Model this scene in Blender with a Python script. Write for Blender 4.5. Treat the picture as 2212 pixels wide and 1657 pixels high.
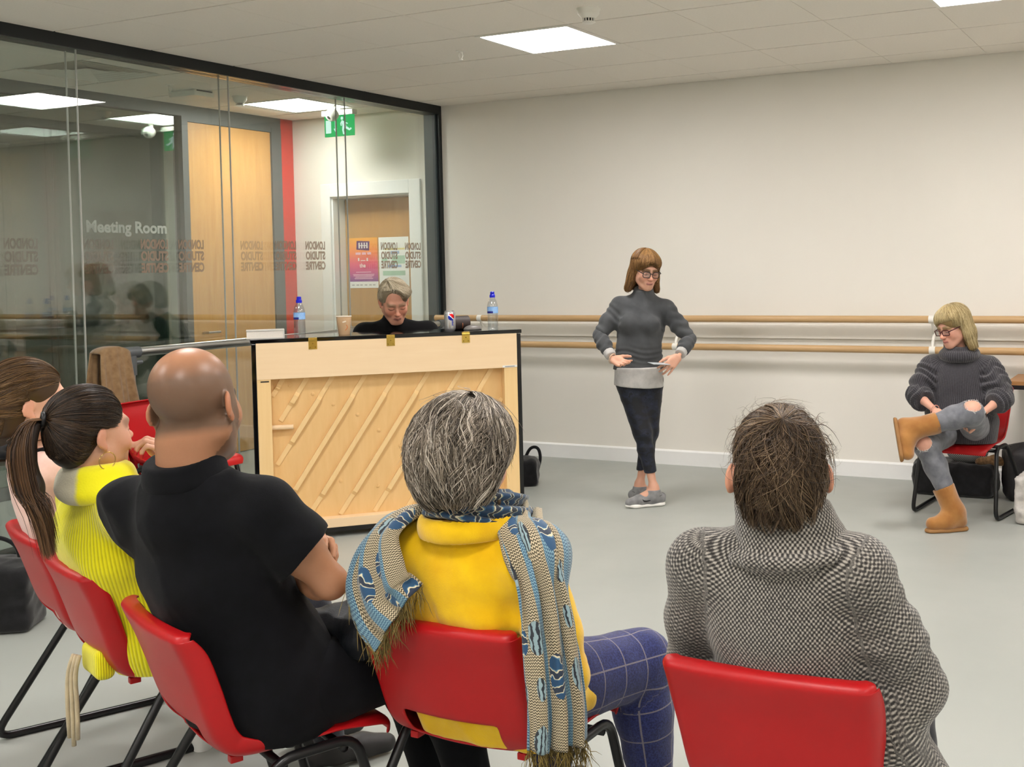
import bpy, bmesh, math, random
import numpy as np
from mathutils import Vector, Matrix, Euler
random.seed(7); rng = np.random.default_rng(7)
for o in list(bpy.data.objects): bpy.data.objects.remove(o)
SC = bpy.context.scene; COL = SC.collection

# ------------------------------------------------------------------ camera
cam_d = bpy.data.cameras.new('camera'); cam = bpy.data.objects.new('camera', cam_d); COL.objects.link(cam)
CAM_YAW, CAM_PITCH, CAM_ROLL = 25.2917, 1.6573, -1.1397          # degrees: left of +Y, downwards, roll
cam_d.sensor_fit = 'HORIZONTAL'; cam_d.sensor_width = 36.0; cam_d.lens = 2434.84 / 2212 * 36.0
cam_d.shift_x = -344.61 / 2212; cam_d.shift_y = -188.35 / 2212
cam_d.clip_start = 0.05; cam_d.clip_end = 60
def _cam_matrix():
    y, p, r = (math.radians(v) for v in (CAM_YAW, CAM_PITCH, CAM_ROLL))
    f = Vector((-math.sin(y) * math.cos(p), math.cos(y) * math.cos(p), -math.sin(p)))
    rt = Vector((math.cos(y), math.sin(y), 0)); up = rt.cross(f)
    R_ = rt * math.cos(r) + up * math.sin(r); U_ = up * math.cos(r) - rt * math.sin(r)
    m = Matrix.Identity(4)
    for i in range(3):
        m[i][0], m[i][1], m[i][2] = R_[i], U_[i], -f[i]
    m[2][3] = 1.4981
    return m
cam.matrix_world = _cam_matrix(); SC.camera = cam

# ------------------------------------------------------------------ world, exposure
SC.view_settings.view_transform = 'Standard'; SC.view_settings.look = 'None'
SC.view_settings.exposure = 0.0; SC.view_settings.gamma = 1.0; SC.view_settings.use_curve_mapping = False
W = bpy.data.worlds.new('world'); SC.world = W; W.use_nodes = True
W.node_tree.nodes['Background'].inputs[0].default_value = (0.9, 0.87, 0.8, 1)
W.node_tree.nodes['Background'].inputs[1].default_value = 0.05
LAMP = 37.0                      # radiance of the ceiling panels
LAMP_COL = (1.0, 0.95, 0.925)

# ------------------------------------------------------------------ room numbers
ZC = 2.82; WY = 7.5685; XG = -5.652; XG2 = -5.735; XF = -7.25; XR = 3.6; YB = -3.6
GX0, GY0, GP = -3.764, 7.8887, 0.625     # ceiling grid
PI = math.pi
def rad(d): return d * PI / 180
# ------------------------------------------------------------------ materials
def srgb(r, g, b):
    f = lambda c: (c / 255) / 12.92 if c / 255 <= 0.04045 else ((c / 255 + 0.055) / 1.055) ** 2.4
    return (f(r), f(g), f(b), 1)
class NT:
    def __init__(s, name):
        s.m = bpy.data.materials.new(name); s.m.use_nodes = True; s.t = s.m.node_tree; s.n = s.t.nodes; s.n.clear()
        s.out = s.n.new('ShaderNodeOutputMaterial')
    def new(s, typ, **kw):
        nd = s.n.new('ShaderNode' + typ)
        for k, v in kw.items():
            if hasattr(nd, k): setattr(nd, k, v)
        return nd
    def link(s, a, b): s.t.links.new(a, b)
    def val(s, sock, v):
        if isinstance(v, bpy.types.NodeSocket): s.link(v, sock)
        else: sock.default_value = v
    def coord(s, kind='Object', scale=(1, 1, 1), rot=(0, 0, 0), loc=(0, 0, 0)):
        c = s.new('TexCoord'); mp = s.new('Mapping'); s.link(c.outputs[kind], mp.inputs[0])
        mp.inputs['Scale'].default_value = scale; mp.inputs['Rotation'].default_value = rot; mp.inputs['Location'].default_value = loc
        return mp.outputs[0]
    def attr(s, name, out='Vector'):
        a = s.new('Attribute'); a.attribute_name = name; return a.outputs[out]
    def map(s, v, scale=(1, 1, 1), rot=(0, 0, 0), loc=(0, 0, 0)):
        mp = s.new('Mapping'); s.link(v, mp.inputs[0]); mp.inputs['Scale'].default_value = scale
        mp.inputs['Rotation'].default_value = rot; mp.inputs['Location'].default_value = loc; return mp.outputs[0]
    def noise(s, vec, scale=5, detail=3, rough=0.5, dist=0):
        n = s.new('TexNoise'); s.link(vec, n.inputs['Vector']); n.inputs['Scale'].default_value = scale
        n.inputs['Detail'].default_value = detail; n.inputs['Roughness'].default_value = rough; n.inputs['Distortion'].default_value = dist
        return n.outputs['Fac']
    def wave(s, vec, scale=5, dist=0, detail=2, dscale=1, direction='X', prof='SIN', typ='BANDS'):
        n = s.new('TexWave'); n.wave_type = typ; n.bands_direction = direction; n.wave_profile = prof
        s.link(vec, n.inputs['Vector']); n.inputs['Scale'].default_value = scale; n.inputs['Distortion'].default_value = dist
        n.inputs['Detail'].default_value = detail; n.inputs['Detail Scale'].default_value = dscale
        return n.outputs['Fac']
    def voro(s, vec, scale=5, feature='F1', out='Distance', rnd=1.0):
        n = s.new('TexVoronoi'); n.feature = feature; s.link(vec, n.inputs['Vector']); n.inputs['Scale'].default_value = scale
        n.inputs['Randomness'].default_value = rnd; return n.outputs[out]
    def math(s, op, a, b=0.0, c=None):
        n = s.new('Math'); n.operation = op; s.val(n.inputs[0], a); s.val(n.inputs[1], b)
        if c is not None: s.val(n.inputs[2], c)
        return n.outputs[0]
    def sep(s, v):
        n = s.new('SeparateXYZ'); s.link(v, n.inputs[0]); return n.outputs
    def comb(s, x, y, z=0.0):
        n = s.new('CombineXYZ'); s.val(n.inputs[0], x); s.val(n.inputs[1], y); s.val(n.inputs[2], z); return n.outputs[0]
    def ramp(s, fac, stops, interp='LINEAR'):
        n = s.new('ValToRGB'); s.link(fac, n.inputs[0]); cr = n.color_ramp; cr.interpolation = interp
        while len(cr.elements) < len(stops): cr.elements.new(0.5)
        for e, (p, c) in zip(cr.elements, stops): e.position = p; e.color = c if len(c) == 4 else (*c, 1)
        return n.outputs[0]
    def mix(s, fac, a, b, mode='MIX'):
        n = s.new('Mix'); n.data_type = 'RGBA'; n.blend_type = mode
        s.val(n.inputs[0], fac); s.val(n.inputs[6], a); s.val(n.inputs[7], b); return n.outputs[2]
    def bump(s, h, strength=0.3, dist=0.002):
        n = s.new('Bump'); n.inputs['Strength'].default_value = strength; n.inputs['Distance'].default_value = dist
        s.link(h, n.inputs['Height']); return n.outputs[0]
    def pbr(s, col, rough=0.5, metal=0.0, normal=None, spec=0.5, sheen=0.0, coat=0.0, emit=None, estr=0.0, sss=0.0, trans=0.0, ior=1.45, alpha=1.0):
        b = s.new('BsdfPrincipled'); s.val(b.inputs['Base Color'], col); s.val(b.inputs['Roughness'], rough)
        b.inputs['Metallic'].default_value = metal; b.inputs['Specular IOR Level'].default_value = spec
        b.inputs['Sheen Weight'].default_value = sheen; b.inputs['Coat Weight'].default_value = coat; b.inputs['IOR'].default_value = ior
        b.inputs['Transmission Weight'].default_value = trans; s.val(b.inputs['Alpha'], alpha)
        if sheen: b.inputs['Sheen Roughness'].default_value = 0.5
        if emit is not None: s.val(b.inputs['Emission Color'], emit); b.inputs['Emission Strength'].default_value = estr
        if sss:
            b.inputs['Subsurface Weight'].default_value = sss; b.inputs['Subsurface Radius'].default_value = (0.012, 0.005, 0.003)
            b.inputs['Subsurface Scale'].default_value = 0.6
        if normal is not None: s.link(normal, b.inputs['Normal'])
        s.link(b.outputs[0], s.out.inputs[0]); return s.m
def plain(name, col, rough=0.5, metal=0.0, var=0.06, vs=12.0, bump=0.0, bs=60.0, **kw):
    t = NT(name); v = t.coord()
    c = tuple(col)
    lo = tuple(x * (1 - var) for x in c[:3]) + (1,); hi = tuple(min(1, x * (1 + var)) for x in c[:3]) + (1,)
    cc = t.ramp(t.noise(v, vs, 4), [(0.3, lo), (0.7, hi)])
    n = t.bump(t.noise(v, bs, 3), bump, 0.003) if bump else None
    return t.pbr(cc, rough, metal, n, **kw)
def emitter(name, col, strength):
    t = NT(name); e = t.new('Emission'); e.inputs[0].default_value = (*col[:3], 1); e.inputs[1].default_value = strength
    t.link(e.outputs[0], t.out.inputs[0]); return t.m
def pane_glass(name, tint=(0.93, 0.97, 0.95, 1), ior=1.5, extra=0.0):
    t = NT(name); tr = t.new('BsdfTransparent'); tr.inputs[0].default_value = tint
    gl = t.new('BsdfGlossy'); gl.inputs['Roughness'].default_value = 0.0; gl.inputs[0].default_value = (1, 1, 1, 1)
    ge = t.new('NewGeometry'); fr = t.new('Fresnel')
    t.link(t.math('ADD', t.math('MULTIPLY', ge.outputs['Backfacing'], 1 / ior - ior), ior), fr.inputs['IOR'])
    f = t.math('ADD', fr.outputs[0], extra) if extra else fr.outputs[0]
    mx = t.new('MixShader'); t.link(f, mx.inputs[0]); t.link(tr.outputs[0], mx.inputs[1]); t.link(gl.outputs[0], mx.inputs[2])
    t.link(mx.outputs[0], t.out.inputs[0]); return t.m
def wood(name, c1, c2, scale=(1, 1, 1), rough=0.45, grain=14.0, coat=0.0, bump=0.05, dist=3.0):
    t = NT(name); v = t.coord('Object', scale)
    w1 = t.noise(v, grain, 3, 0.5, dist * 0.3); n2 = t.noise(v, grain * 3.2, 6, 0.6)
    f = t.math('ADD', t.math('MULTIPLY', w1, 0.6), t.math('MULTIPLY', n2, 0.4))
    return t.pbr(t.ramp(f, [(0.2, c1), (0.8, c2)]), rough, 0, t.bump(n2, bump, 0.001), coat=coat)

# ------------------------------------------------------------------ mesh building
class MB:
    def __init__(s): s.v = []; s.f = []; s.mi = []; s.uv = None
    def add(s, vs, fs, mi=0):
        o = len(s.v); s.v.extend([tuple(map(float, p)) for p in vs]); s.f.extend([tuple(i + o for i in f) for f in fs]); s.mi.extend([mi] * len(fs)); return s
    def box(s, lo, hi, mi=0, bev=0.0):
        (x0, y0, z0), (x1, y1, z1) = lo, hi
        if bev > 0:
            b = min(bev, (x1 - x0) / 2.01, (y1 - y0) / 2.01, (z1 - z0) / 2.01)
            bm = bmesh.new(); bmesh.ops.create_cube(bm, size=1)
            for v in bm.verts: v.co = Vector((x0 + (v.co.x + .5) * (x1 - x0), y0 + (v.co.y + .5) * (y1 - y0), z0 + (v.co.z + .5) * (z1 - z0)))
            bmesh.ops.bevel(bm, geom=bm.edges[:], offset=b, segments=2, profile=0.7, affect='EDGES')
            bm.verts.index_update(); s.add([v.co for v in bm.verts], [[v.index for v in f.verts] for f in bm.faces], mi); bm.free(); return s
        return s.add([(x0, y0, z0), (x1, y0, z0), (x1, y1, z0), (x0, y1, z0), (x0, y0, z1), (x1, y0, z1), (x1, y1, z1), (x0, y1, z1)],
                     [(0, 3, 2, 1), (4, 5, 6, 7), (0, 1, 5, 4), (1, 2, 6, 5), (2, 3, 7, 6), (3, 0, 4, 7)], mi)
    def tube(s, pts, r, n=10, closed=False, cap=True, mi=0, flat=None):
        P = [Vector(p) for p in pts]; m = len(P); rs = r if hasattr(r, '__len__') else [r] * m
        tn = []
        for i in range(m):
            a = P[(i - 1) % m] if (closed or i > 0) else P[i]; b = P[(i + 1) % m] if (closed or i < m - 1) else P[i]
            d = (b - a); tn.append(d.normalized() if d.length > 1e-9 else Vector((0, 0, 1)))
        up = Vector((0, 0, 1)) if abs(tn[0].z) < 0.9 else Vector((1, 0, 0))
        u = (up - tn[0] * up.dot(tn[0])).normalized(); vs = []
        for i in range(m):
            u = (u - tn[i] * u.dot(tn[i]))
            u = u.normalized() if u.length > 1e-6 else tn[i].orthogonal().normalized()
            w = tn[i].cross(u)
            for k in range(n):
                a = 2 * PI * k / n; fx = (flat or 1.0)
                vs.append(P[i] + u * (math.cos(a) * rs[i]) + w * (math.sin(a) * rs[i] * fx))
        fs = []
        for i in range(m if closed else m - 1):
            j = (i + 1) % m
            for k in range(n): fs.append((i * n + k, i * n + (k + 1) % n, j * n + (k + 1) % n, j * n + k))
        if cap and not closed: fs.append(tuple(range(n))[::-1]); fs.append(tuple((m - 1) * n + k for k in range(n)))
        return s.add(vs, fs, mi)
    def lathe(s, prof, n=24, c=(0, 0, 0), mi=0, cap=True, mis=None):
        vs = []; fs = []; m = len(prof)
        for r, z in prof:
            for k in range(n): a = 2 * PI * k / n; vs.append((c[0] + r * math.cos(a), c[1] + r * math.sin(a), c[2] + z))
        o = len(s.v); s.v.extend(vs)
        for i in range(m - 1):
            for k in range(n):
                s.f.append((o + i * n + k, o + i * n + (k + 1) % n, o + (i + 1) * n + (k + 1) % n, o + (i + 1) * n + k)); s.mi.append(mis[i] if mis else mi)
        if cap:
            s.f.append(tuple(o + k for k in range(n))[::-1]); s.mi.append(mis[0] if mis else mi)
            s.f.append(tuple(o + (m - 1) * n + k for k in range(n))); s.mi.append(mis[-1] if mis else mi)
        return s
    def prism(s, outline, lo, hi, axis='z', mi=0):
        n = len(outline)
        def P(a, b, c): return {'z': (a, b, c), 'y': (a, c, b), 'x': (c, a, b)}[axis]
        vs = [P(a, b, lo) for a, b in outline] + [P(a, b, hi) for a, b in outline]
        fs = [tuple(range(n))[::-1], tuple(range(n, 2 * n))] + [(i, (i + 1) % n, n + (i + 1) % n, n + i) for i in range(n)]
        return s.add(vs, fs, mi)
    def grid(s, pts, nu, nv, mi=0, closed_u=False):
        fs = []
        for j in range(nv - 1):
            for i in range(nu if closed_u else nu - 1):
                fs.append((j * nu + i, j * nu + (i + 1) % nu, (j + 1) * nu + (i + 1) % nu, (j + 1) * nu + i))
        return s.add(pts, fs, mi)
    def xf(s, m, start=0):
        for i in range(start, len(s.v)): s.v[i] = tuple(m @ Vector(s.v[i]))
        return s
    def mesh(s, name, mats, smooth=False, fix=True):
        me = bpy.data.meshes.new(name); me.from_pydata(s.v, [], s.f)
        for m in (mats if isinstance(mats, (list, tuple)) else [mats]): me.materials.append(m)
        me.polygons.foreach_set('material_index', s.mi)
        if fix:
            bm = bmesh.new(); bm.from_mesh(me); bmesh.ops.recalc_face_normals(bm, faces=bm.faces[:]); bm.to_mesh(me); bm.free()
        if smooth: me.shade_smooth()
        me.update(); return me
    def build(s, name, mats, parent=None, smooth=False, loc=None, rot=None, auto=None, fix=True):
        return obj(name, s.mesh(name, mats, smooth, fix), parent, loc, rot, auto)
def obj(name, me, parent=None, loc=None, rot=None, auto=None):
    o = bpy.data.objects.new(name, me); COL.objects.link(o)
    if parent is not None: o.parent = parent
    if loc is not None: o.location = loc
    if rot is not None: o.rotation_euler = rot
    if auto is not None and me is not None:
        me.shade_smooth()
        bm = bmesh.new(); bm.from_mesh(me)
        for e in bm.edges:
            if len(e.link_faces) == 2: e.smooth = e.calc_face_angle(0) < rad(auto)
        bm.to_mesh(me); bm.free()
    return o
def tag(o, label=None, cat=None, group=None, kind=None):
    if label: o['label'] = label
    if cat: o['category'] = cat
    if group: o['group'] = group
    if kind: o['kind'] = kind
    return o
def thing(name, label, cat, loc=(0, 0, 0), rz=0.0, group=None):
    o = bpy.data.objects.new(name, None); COL.objects.link(o); o.empty_display_size = 0.1
    o.location = loc; o.rotation_euler = (0, 0, rz); return tag(o, label, cat, group)
def struct(name, loc=(0, 0, 0)):
    o = bpy.data.objects.new(name, None); COL.objects.link(o); o.location = loc; o['kind'] = 'structure'; o.empty_display_size = 0.1; return o
def copy_tree(o, parent=None):
    c = o.copy(); COL.objects.link(c); c.parent = parent
    for ch in o.children: copy_tree(ch, c)
    return c
def arc(cx, cy, r, a0, a1, n): return [(cx + r * math.cos(rad(a0 + (a1 - a0) * i / n)), cy + r * math.sin(rad(a0 + (a1 - a0) * i / n))) for i in range(n + 1)]
def rrect(x0, y0, x1, y1, r, n=4):
    return arc(x1 - r, y1 - r, r, 0, 90, n) + arc(x0 + r, y1 - r, r, 90, 180, n) + arc(x0 + r, y0 + r, r, 180, 270, n) + arc(x1 - r, y0 + r, r, 270, 360, n)
def smooth_path(pts, it=2, closed=False):
    P = [Vector(p) for p in pts]
    for _ in range(it):
        Q = []; n = len(P)
        for i in range(n if closed else n - 1):
            a, b = P[i], P[(i + 1) % n]; Q += [a * .75 + b * .25, a * .25 + b * .75]
        if not closed: Q = [P[0]] + Q[1:-1] + [P[-1]] if n > 2 else P
        P = Q
    return P
def spline(pts, n):
    """Catmull-Rom resample of control points to n points (numpy)"""
    P = np.asarray(pts, float); P = np.vstack([2 * P[0] - P[1], P, 2 * P[-1] - P[-2]]); k = len(P) - 3
    t = np.linspace(0, k - 1e-6, n); i = t.astype(int); u = (t - i)[:, None]
    a, b, c, d = P[i], P[i + 1], P[i + 2], P[i + 3]
    return 0.5 * (2 * b + (c - a) * u + (2 * a - 5 * b + 4 * c - d) * u ** 2 + (3 * b - a - 3 * c + d) * u ** 3)
def text_mesh(body, size, mat, name, parent, matrix, align='CENTER', bold=0.0, sx=1.0, extrude=0.0004, space=1.0, line=1.0):
    cu = bpy.data.curves.new(name + '_c', 'FONT'); cu.body = body; cu.size = size; cu.align_x = align; cu.align_y = 'CENTER'
    cu.extrude = extrude; cu.offset = bold; cu.space_character = space; cu.space_line = line; cu.resolution_u = 3
    t = bpy.data.objects.new(name + '_t', cu); COL.objects.link(t)
    dg = bpy.context.evaluated_depsgraph_get(); me = bpy.data.meshes.new_from_object(t.evaluated_get(dg))
    bpy.data.objects.remove(t); bpy.data.curves.remove(cu)
    me.transform(matrix @ Matrix.Diagonal((sx, 1, 1, 1))); me.materials.clear(); me.materials.append(mat); me.name = name
    return obj(name, me, parent)
# ------------------------------------------------------------------ shared materials
M = {}
M['wall'] = plain('wall_paint', srgb(232, 228, 219), 0.85, var=0.012, vs=1.5, bump=0.03, bs=180, spec=0.25)
M['tile'] = plain('ceiling_tile', srgb(236, 231, 222), 0.95, var=0.02, vs=90, spec=0.1)
M['grid'] = plain('ceiling_grid', srgb(205, 198, 186), 0.6, var=0.02)
def _floor():
    t = NT('floor_vinyl'); v = t.coord()
    big = t.noise(v, 0.8, 3); fine = t.noise(v, 260, 2)
    c = t.ramp(big, [(0.25, srgb(158, 162, 156)), (0.75, srgb(168, 171, 165))])
    sc = t.noise(t.map(v, (1.0, 14.0, 1), (0, 0, 0.9)), 3.0, 5, 0.7)
    sc2 = t.noise(t.map(v, (12.0, 0.9, 1), (0, 0, 0.35)), 3.5, 5, 0.7)
    m = t.math('MULTIPLY', t.math('GREATER_THAN', t.math('MAXIMUM', sc, sc2), 0.71), 0.25)
    c = t.mix(m, c, srgb(182, 184, 178))
    c = t.mix(t.math('MULTIPLY', fine, 0.08), c, srgb(120, 122, 118))
    r = t.ramp(t.noise(v, 3, 4), [(0.3, (0.34, 0.34, 0.34, 1)), (0.7, (0.44, 0.44, 0.44, 1))])
    return t.pbr(c, r, 0, t.bump(t.noise(v, 120, 2), 0.04, 0.001), spec=0.4)
M['floor'] = _floor()
M['black_alu'] = plain('black_aluminium', srgb(24, 28, 30), 0.35, 0.0, var=0.05)
M['grey_alu'] = plain('dark_grey_frame', srgb(84, 88, 90), 0.45, 0.0, var=0.03)
M['anthracite'] = plain('anthracite_frame', srgb(52, 62, 66), 0.4, 0.0, var=0.04)
M['white_gloss'] = plain('white_satin_paint', srgb(238, 238, 236), 0.35, var=0.01)
M['red_panel'] = plain('red_panel', srgb(205, 40, 28), 0.5, var=0.02)
M['oak_door'] = wood('oak_veneer', srgb(190, 136, 74), srgb(214, 166, 102), (3.0, 3.0, 0.25), 0.42, 5.0, dist=5.0)
M['oak_door2'] = wood('oak_veneer_warm', srgb(176, 128, 70), srgb(198, 152, 90), (4.0, 4.0, 0.3), 0.45, 5.0)
M['glass'] = pane_glass('clear_glass', (0.95, 0.975, 0.96, 1), 1.5, 0.015)
M['glass_dark'] = pane_glass('meeting_room_glass', (0.62, 0.78, 0.68, 1), 1.62, 0.12)
M['joint'] = plain('clear_joint', srgb(176, 176, 170), 0.25, var=0.02)
M['lamp'] = emitter('light_panel', LAMP_COL, LAMP)
M['black'] = plain('black_plastic', srgb(20, 20, 22), 0.45, var=0.1)
M['white_plastic'] = plain('white_plastic', srgb(232, 230, 222), 0.4, var=0.02)
M['chrome'] = plain('brushed_steel', srgb(190, 190, 188), 0.3, 1.0, var=0.04)
M['steel_grey'] = plain('grey_bracket', srgb(96, 100, 102), 0.45, 0.2, var=0.05)
M['beech'] = wood('beech_barre', srgb(182, 146, 100), srgb(206, 172, 126), (0.4, 9, 9), 0.4, 6.0)

# ------------------------------------------------------------------ floor, ceiling
XL = -10.8
fl = MB(); fl.box((XL, YB, -0.1), (XR, WY + 0.4, 0.0)); o = fl.build('floor', M['floor']); o['kind'] = 'structure'
ce = MB(); ce.box((XL, YB, ZC + 0.012), (XR, WY + 0.4, ZC + 0.1)); CE = ce.build('ceiling', M['grid']); CE['kind'] = 'structure'
def hole_free(c, r, holes): return (c, r) not in holes
LIGHTS = [(c, r) for c in (0, 4, 8) for r in (4, 8, 12, 16)]
rr_ = GP / 2 - 0.0028
def tile_mesh(w, d):
    m = MB(); m.box((-w, -d, 0.0), (w, d, 0.014), bev=0.0015); return m.mesh('ceiling_tile', M['tile'])
GXW, GYW = .0012, .0065
TILE = tile_mesh(GP / 2 - GXW, GP / 2 - GYW)
def put_tile(c, r, x0=None, x1=None, y0=None, y1=None):
    ax0, ax1 = GX0 + GP * c, GX0 + GP * (c + 1); ay1, ay0 = GY0 - GP * (r - 1), GY0 - GP * r
    cut = False
    if x0 is not None and ax0 < x0: ax0 = x0; cut = True
    if x1 is not None and ax1 > x1: ax1 = x1; cut = True
    if y1 is not None and ay1 > y1: ay1 = y1; cut = True
    if ax1 - ax0 < 0.03 or ay1 - ay0 < 0.03: return
    me = tile_mesh((ax1 - ax0) / 2 - GXW, (ay1 - ay0) / 2 - GYW) if cut else TILE
    obj('ceiling_tile', me, CE, ((ax0 + ax1) / 2, (ay0 + ay1) / 2, ZC))
for c in range(-4, 7):
    for r in range(1, 9):
        if (c, r) in LIGHTS: continue
        if 4 > r or c < 5: put_tile(c, r, x0=XG + 0.03, y1=WY)
CORR_LIGHTS = [(-5, 2)]
for c in range(-7, -2):
    for r in range(1, 9):
        if (c, r) in ((-5, 2), (-5, 5)): continue
        put_tile(c, r, x0=XF + 0.02, x1=XG2 - 0.03, y1=WY + 0.02)
# the tiles out of sight: one sheet per field with the same board surface
far = MB(); far.box((GX0 + GP * -3, YB, ZC), (XR, GY0 - GP * 8 - 0.003, ZC + 0.011)); far.box((GX0 + GP * 7, GY0 - GP * 8, ZC), (XR, WY, ZC + 0.011)); far.box((XF, YB, ZC), (XG2 - .03, GY0 - GP * 8 - .003, ZC + .011))
o = far.build('ceiling_board', M['tile'], CE)

# ------------------------------------------------------------------ light panels
def light_panel(x0, x1, y0, y1, label, z=ZC, mat=None):
    t = thing('ceiling_light', label, 'light', ((x0 + x1) / 2, (y0 + y1) / 2, z), 0, 'recessed square light panels')
    w, d = (x1 - x0) / 2 - 0.004, (y1 - y0) / 2 - 0.004
    f = MB(); b = 0.022
    for lo, hi in (((-w, -d), (w, -d + b)), ((-w, d - b), (w, d)), ((-w, -d + b), (-w + b, d - b)), ((w - b, -d + b), (w, d - b))):
        f.box((lo[0], lo[1], -0.006), (hi[0], hi[1], 0.011))
    f.build('trim_frame', M['white_plastic'], t)
    g = MB(); g.box((-w + b, -d + b, -0.002), (w - b, d - b, 0.010)); g.build('diffuser', mat or M['lamp'], t)
    return t
names = {(0, 4): 'bright square light panel in the ceiling beside the smoke detector', (4, 4): 'bright square light panel cut off at the top right corner'}
for c, r in LIGHTS:
    x0 = GX0 + GP * c; y1 = GY0 - GP * (r - 1)
    light_panel(x0, x0 + GP, y1 - GP, y1, names.get((c, r), 'square ceiling light panel out of view, %s column, %s row from the back wall' % ({0: 'left', 4: 'middle', 8: 'right'}[c], {4: 'first', 8: 'second', 12: 'third', 16: 'fourth'}[r])), z=ZC if (c, r) in names else ZC - 0.012)
light_panel(-6.83, -6.215, 6.585, 7.2, 'square light panel in the corridor ceiling beyond the glass')
light_panel(-6.83, -6.215, 2.2, 2.82, 'square light panel in the corridor ceiling further along', z=ZC - .012)
light_panel(-6.83, -6.215, -1.8, -1.2, 'square light panel at the far end of the corridor ceiling', z=ZC - .012)

# ------------------------------------------------------------------ walls
def wallbox(name, lo, hi, mat): 
    m = MB(); m.box(lo, hi); o = m.build(name, mat); o['kind'] = 'structure'; return o
wallbox('wall_back', (XG - 0.11, WY, 0), (XR, WY + 0.4, ZC + .012), M['wall'])
wallbox('wall_right', (XR, YB, 0), (XR + 0.1, WY + .4, ZC), M['wall'])
wallbox('wall_front', (XL, YB - 0.1, 0), (XR, YB, ZC), M['wall'])
sk = MB(); sk.prism([(WY - 0.016, 0), (WY, 0), (WY, 0.112), (WY - 0.006, 0.112), (WY - 0.016, 0.1)], XG + 0.05, XR, 'x'); o = sk.build('baseboard_back', M['white_gloss']); o['kind'] = 'structure'
# corridor end wall with a deep white architrave and an oak door
YE = WY + 0.03; RD = 0.15
e = MB()
e.box((XF - .02, YE, 0), (-6.83, YE + .35, ZC + .012)); e.box((-5.984, YE, 0), (XG - .11, YE + .35, ZC + .012)); e.box((-6.83, YE, 2.132), (-5.984, YE + .35, ZC + .012)); e.box((-6.83, YE + RD + .045, 0), (-5.984, YE + .35, 2.132))
o = e.build('wall_corridor_end', M['wall']); o['kind'] = 'structure'
d1 = struct('door_1', (0, 0, 0))
a = MB(); aw = 0.105
a.box((-6.935, YE - .022, 0), (-6.83, YE, 2.245), bev=.006); a.box((-5.984, YE - .022, 0), (-5.868, YE, 2.245), bev=.006); a.box((-6.83, YE - .022, 2.132), (-5.984, YE, 2.245), bev=.004)
a.build('architrave', M['white_gloss'], d1)
a = MB(); a.box((-6.83, YE, 0), (-6.815, YE + RD, 2.132)); a.box((-5.999, YE, 0), (-5.984, YE + RD, 2.132)); a.box((-6.815, YE, 2.117), (-5.999, YE + RD, 2.132)); a.build('lining', M['white_gloss'], d1)
a = MB(); a.box((-6.812, YE + RD - .005, .008), (-6.002, YE + RD + .04, 2.114), bev=.002); a.build('door_leaf', M['oak_door2'], d1)
a = MB(); a.tube([(-6.75, YE + RD - .005, 1.0), (-6.75, YE + RD - .05, 1.0), (-6.64, YE + RD - .05, 1.0)], .009); a.build('handle', M['chrome'], d1)
a = MB(); a.box((-6.30, YE + RD - .012, .0), (-6.296, YE + RD - .0045, 2.1)); 

# ------------------------------------------------------------------ glass partition between the room and the corridor
WL = struct('wall_left', (0, 0, 0))
a = MB(); a.box((XG2 - .03, YB, 2.752), (XG + .03, WY - .001, ZC + .01), bev=.003); a.build('head_rail', M['black_alu'], WL)
a = MB(); a.box((XG2 - .03, YB, 0), (XG + .03, WY - .001, 0.055), bev=.003); a.build('bottom_rail', M['black_alu'], WL)
a = MB(); a.box((XG + .004, WY - .035, .055), (XG + .03, WY - .001, 2.752), bev=.003); a.build('corner_post', M['black_alu'], WL)
a = MB(); a.box((XG2 - .03, WY - .05, .055), (XG + .004, WY - .001, 2.752), bev=.003); a.build('post_reveal', M['anthracite'], WL)
EDGE = [7.525, 6.451, 5.367, 4.286, 3.205, 2.124, 1.043, -0.04, -1.12, -2.2, -3.59]
PANES = []
for X0 in (XG, XG2):
    for i in range(len(EDGE) - 1):
        m = MB(); m.box((X0 - .005, EDGE[i + 1] + .002, .056), (X0 + .005, EDGE[i] - .002, 2.751)); g = m.build('glass_pane', M['glass'], WL); PANES.append((X0, EDGE[i + 1], EDGE[i], g))
        if i: 
            m = MB(); m.box((X0 - .0052, EDGE[i] - .0022, .056), (X0 + .0052, EDGE[i] + .0022, 2.751)); m.build('joint_strip', M['joint'], WL)
# frosted logo on the panes, readable from the corridor
def _logo(op):
    t = NT('logo_vinyl'); tr = t.new('BsdfTransparent'); df = t.new('BsdfDiffuse'); df.inputs[0].default_value = srgb(168, 150, 132)
    mx = t.new('MixShader'); mx.inputs[0].default_value = op; t.link(tr.outputs[0], mx.inputs[1]); t.link(df.outputs[0], mx.inputs[2]); t.link(mx.outputs[0], t.out.inputs[0]); return t.m
M['logo'] = _logo(.55); M['logo2'] = _logo(.16)
base = Matrix(((0, 0, -1, 0), (-1, 0, 0, 0), (0, 1, 0, 0), (0, 0, 0, 1)))
def logo(y, z, X0, mat='logo'):
    par = [g for (x, a_, b_, g) in PANES if x == X0 and a_ <= y <= b_][0]
    ob = None
    for k, w in enumerate(('LONDON', 'STUDIO', 'CENTRE')):
        zz = z + .0705 - k * .0705
        o_ = text_mesh(w, .0755, M[mat], 'logo', par, Matrix.Translation((X0 + .0062, y, zz)) @ base, bold=.0035, sx=1.0, extrude=.0003)
        me = o_.data; xs = [v.co.y for v in me.vertices]; w_ = max(xs) - min(xs)
        for v in me.vertices: v.co.y = y + (v.co.y - (max(xs) + min(xs)) / 2) * .192 / w_
for y in (7.186, 6.9, 6.105, 5.823, 5.03, 4.761): logo(y, 1.602, XG)
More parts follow.
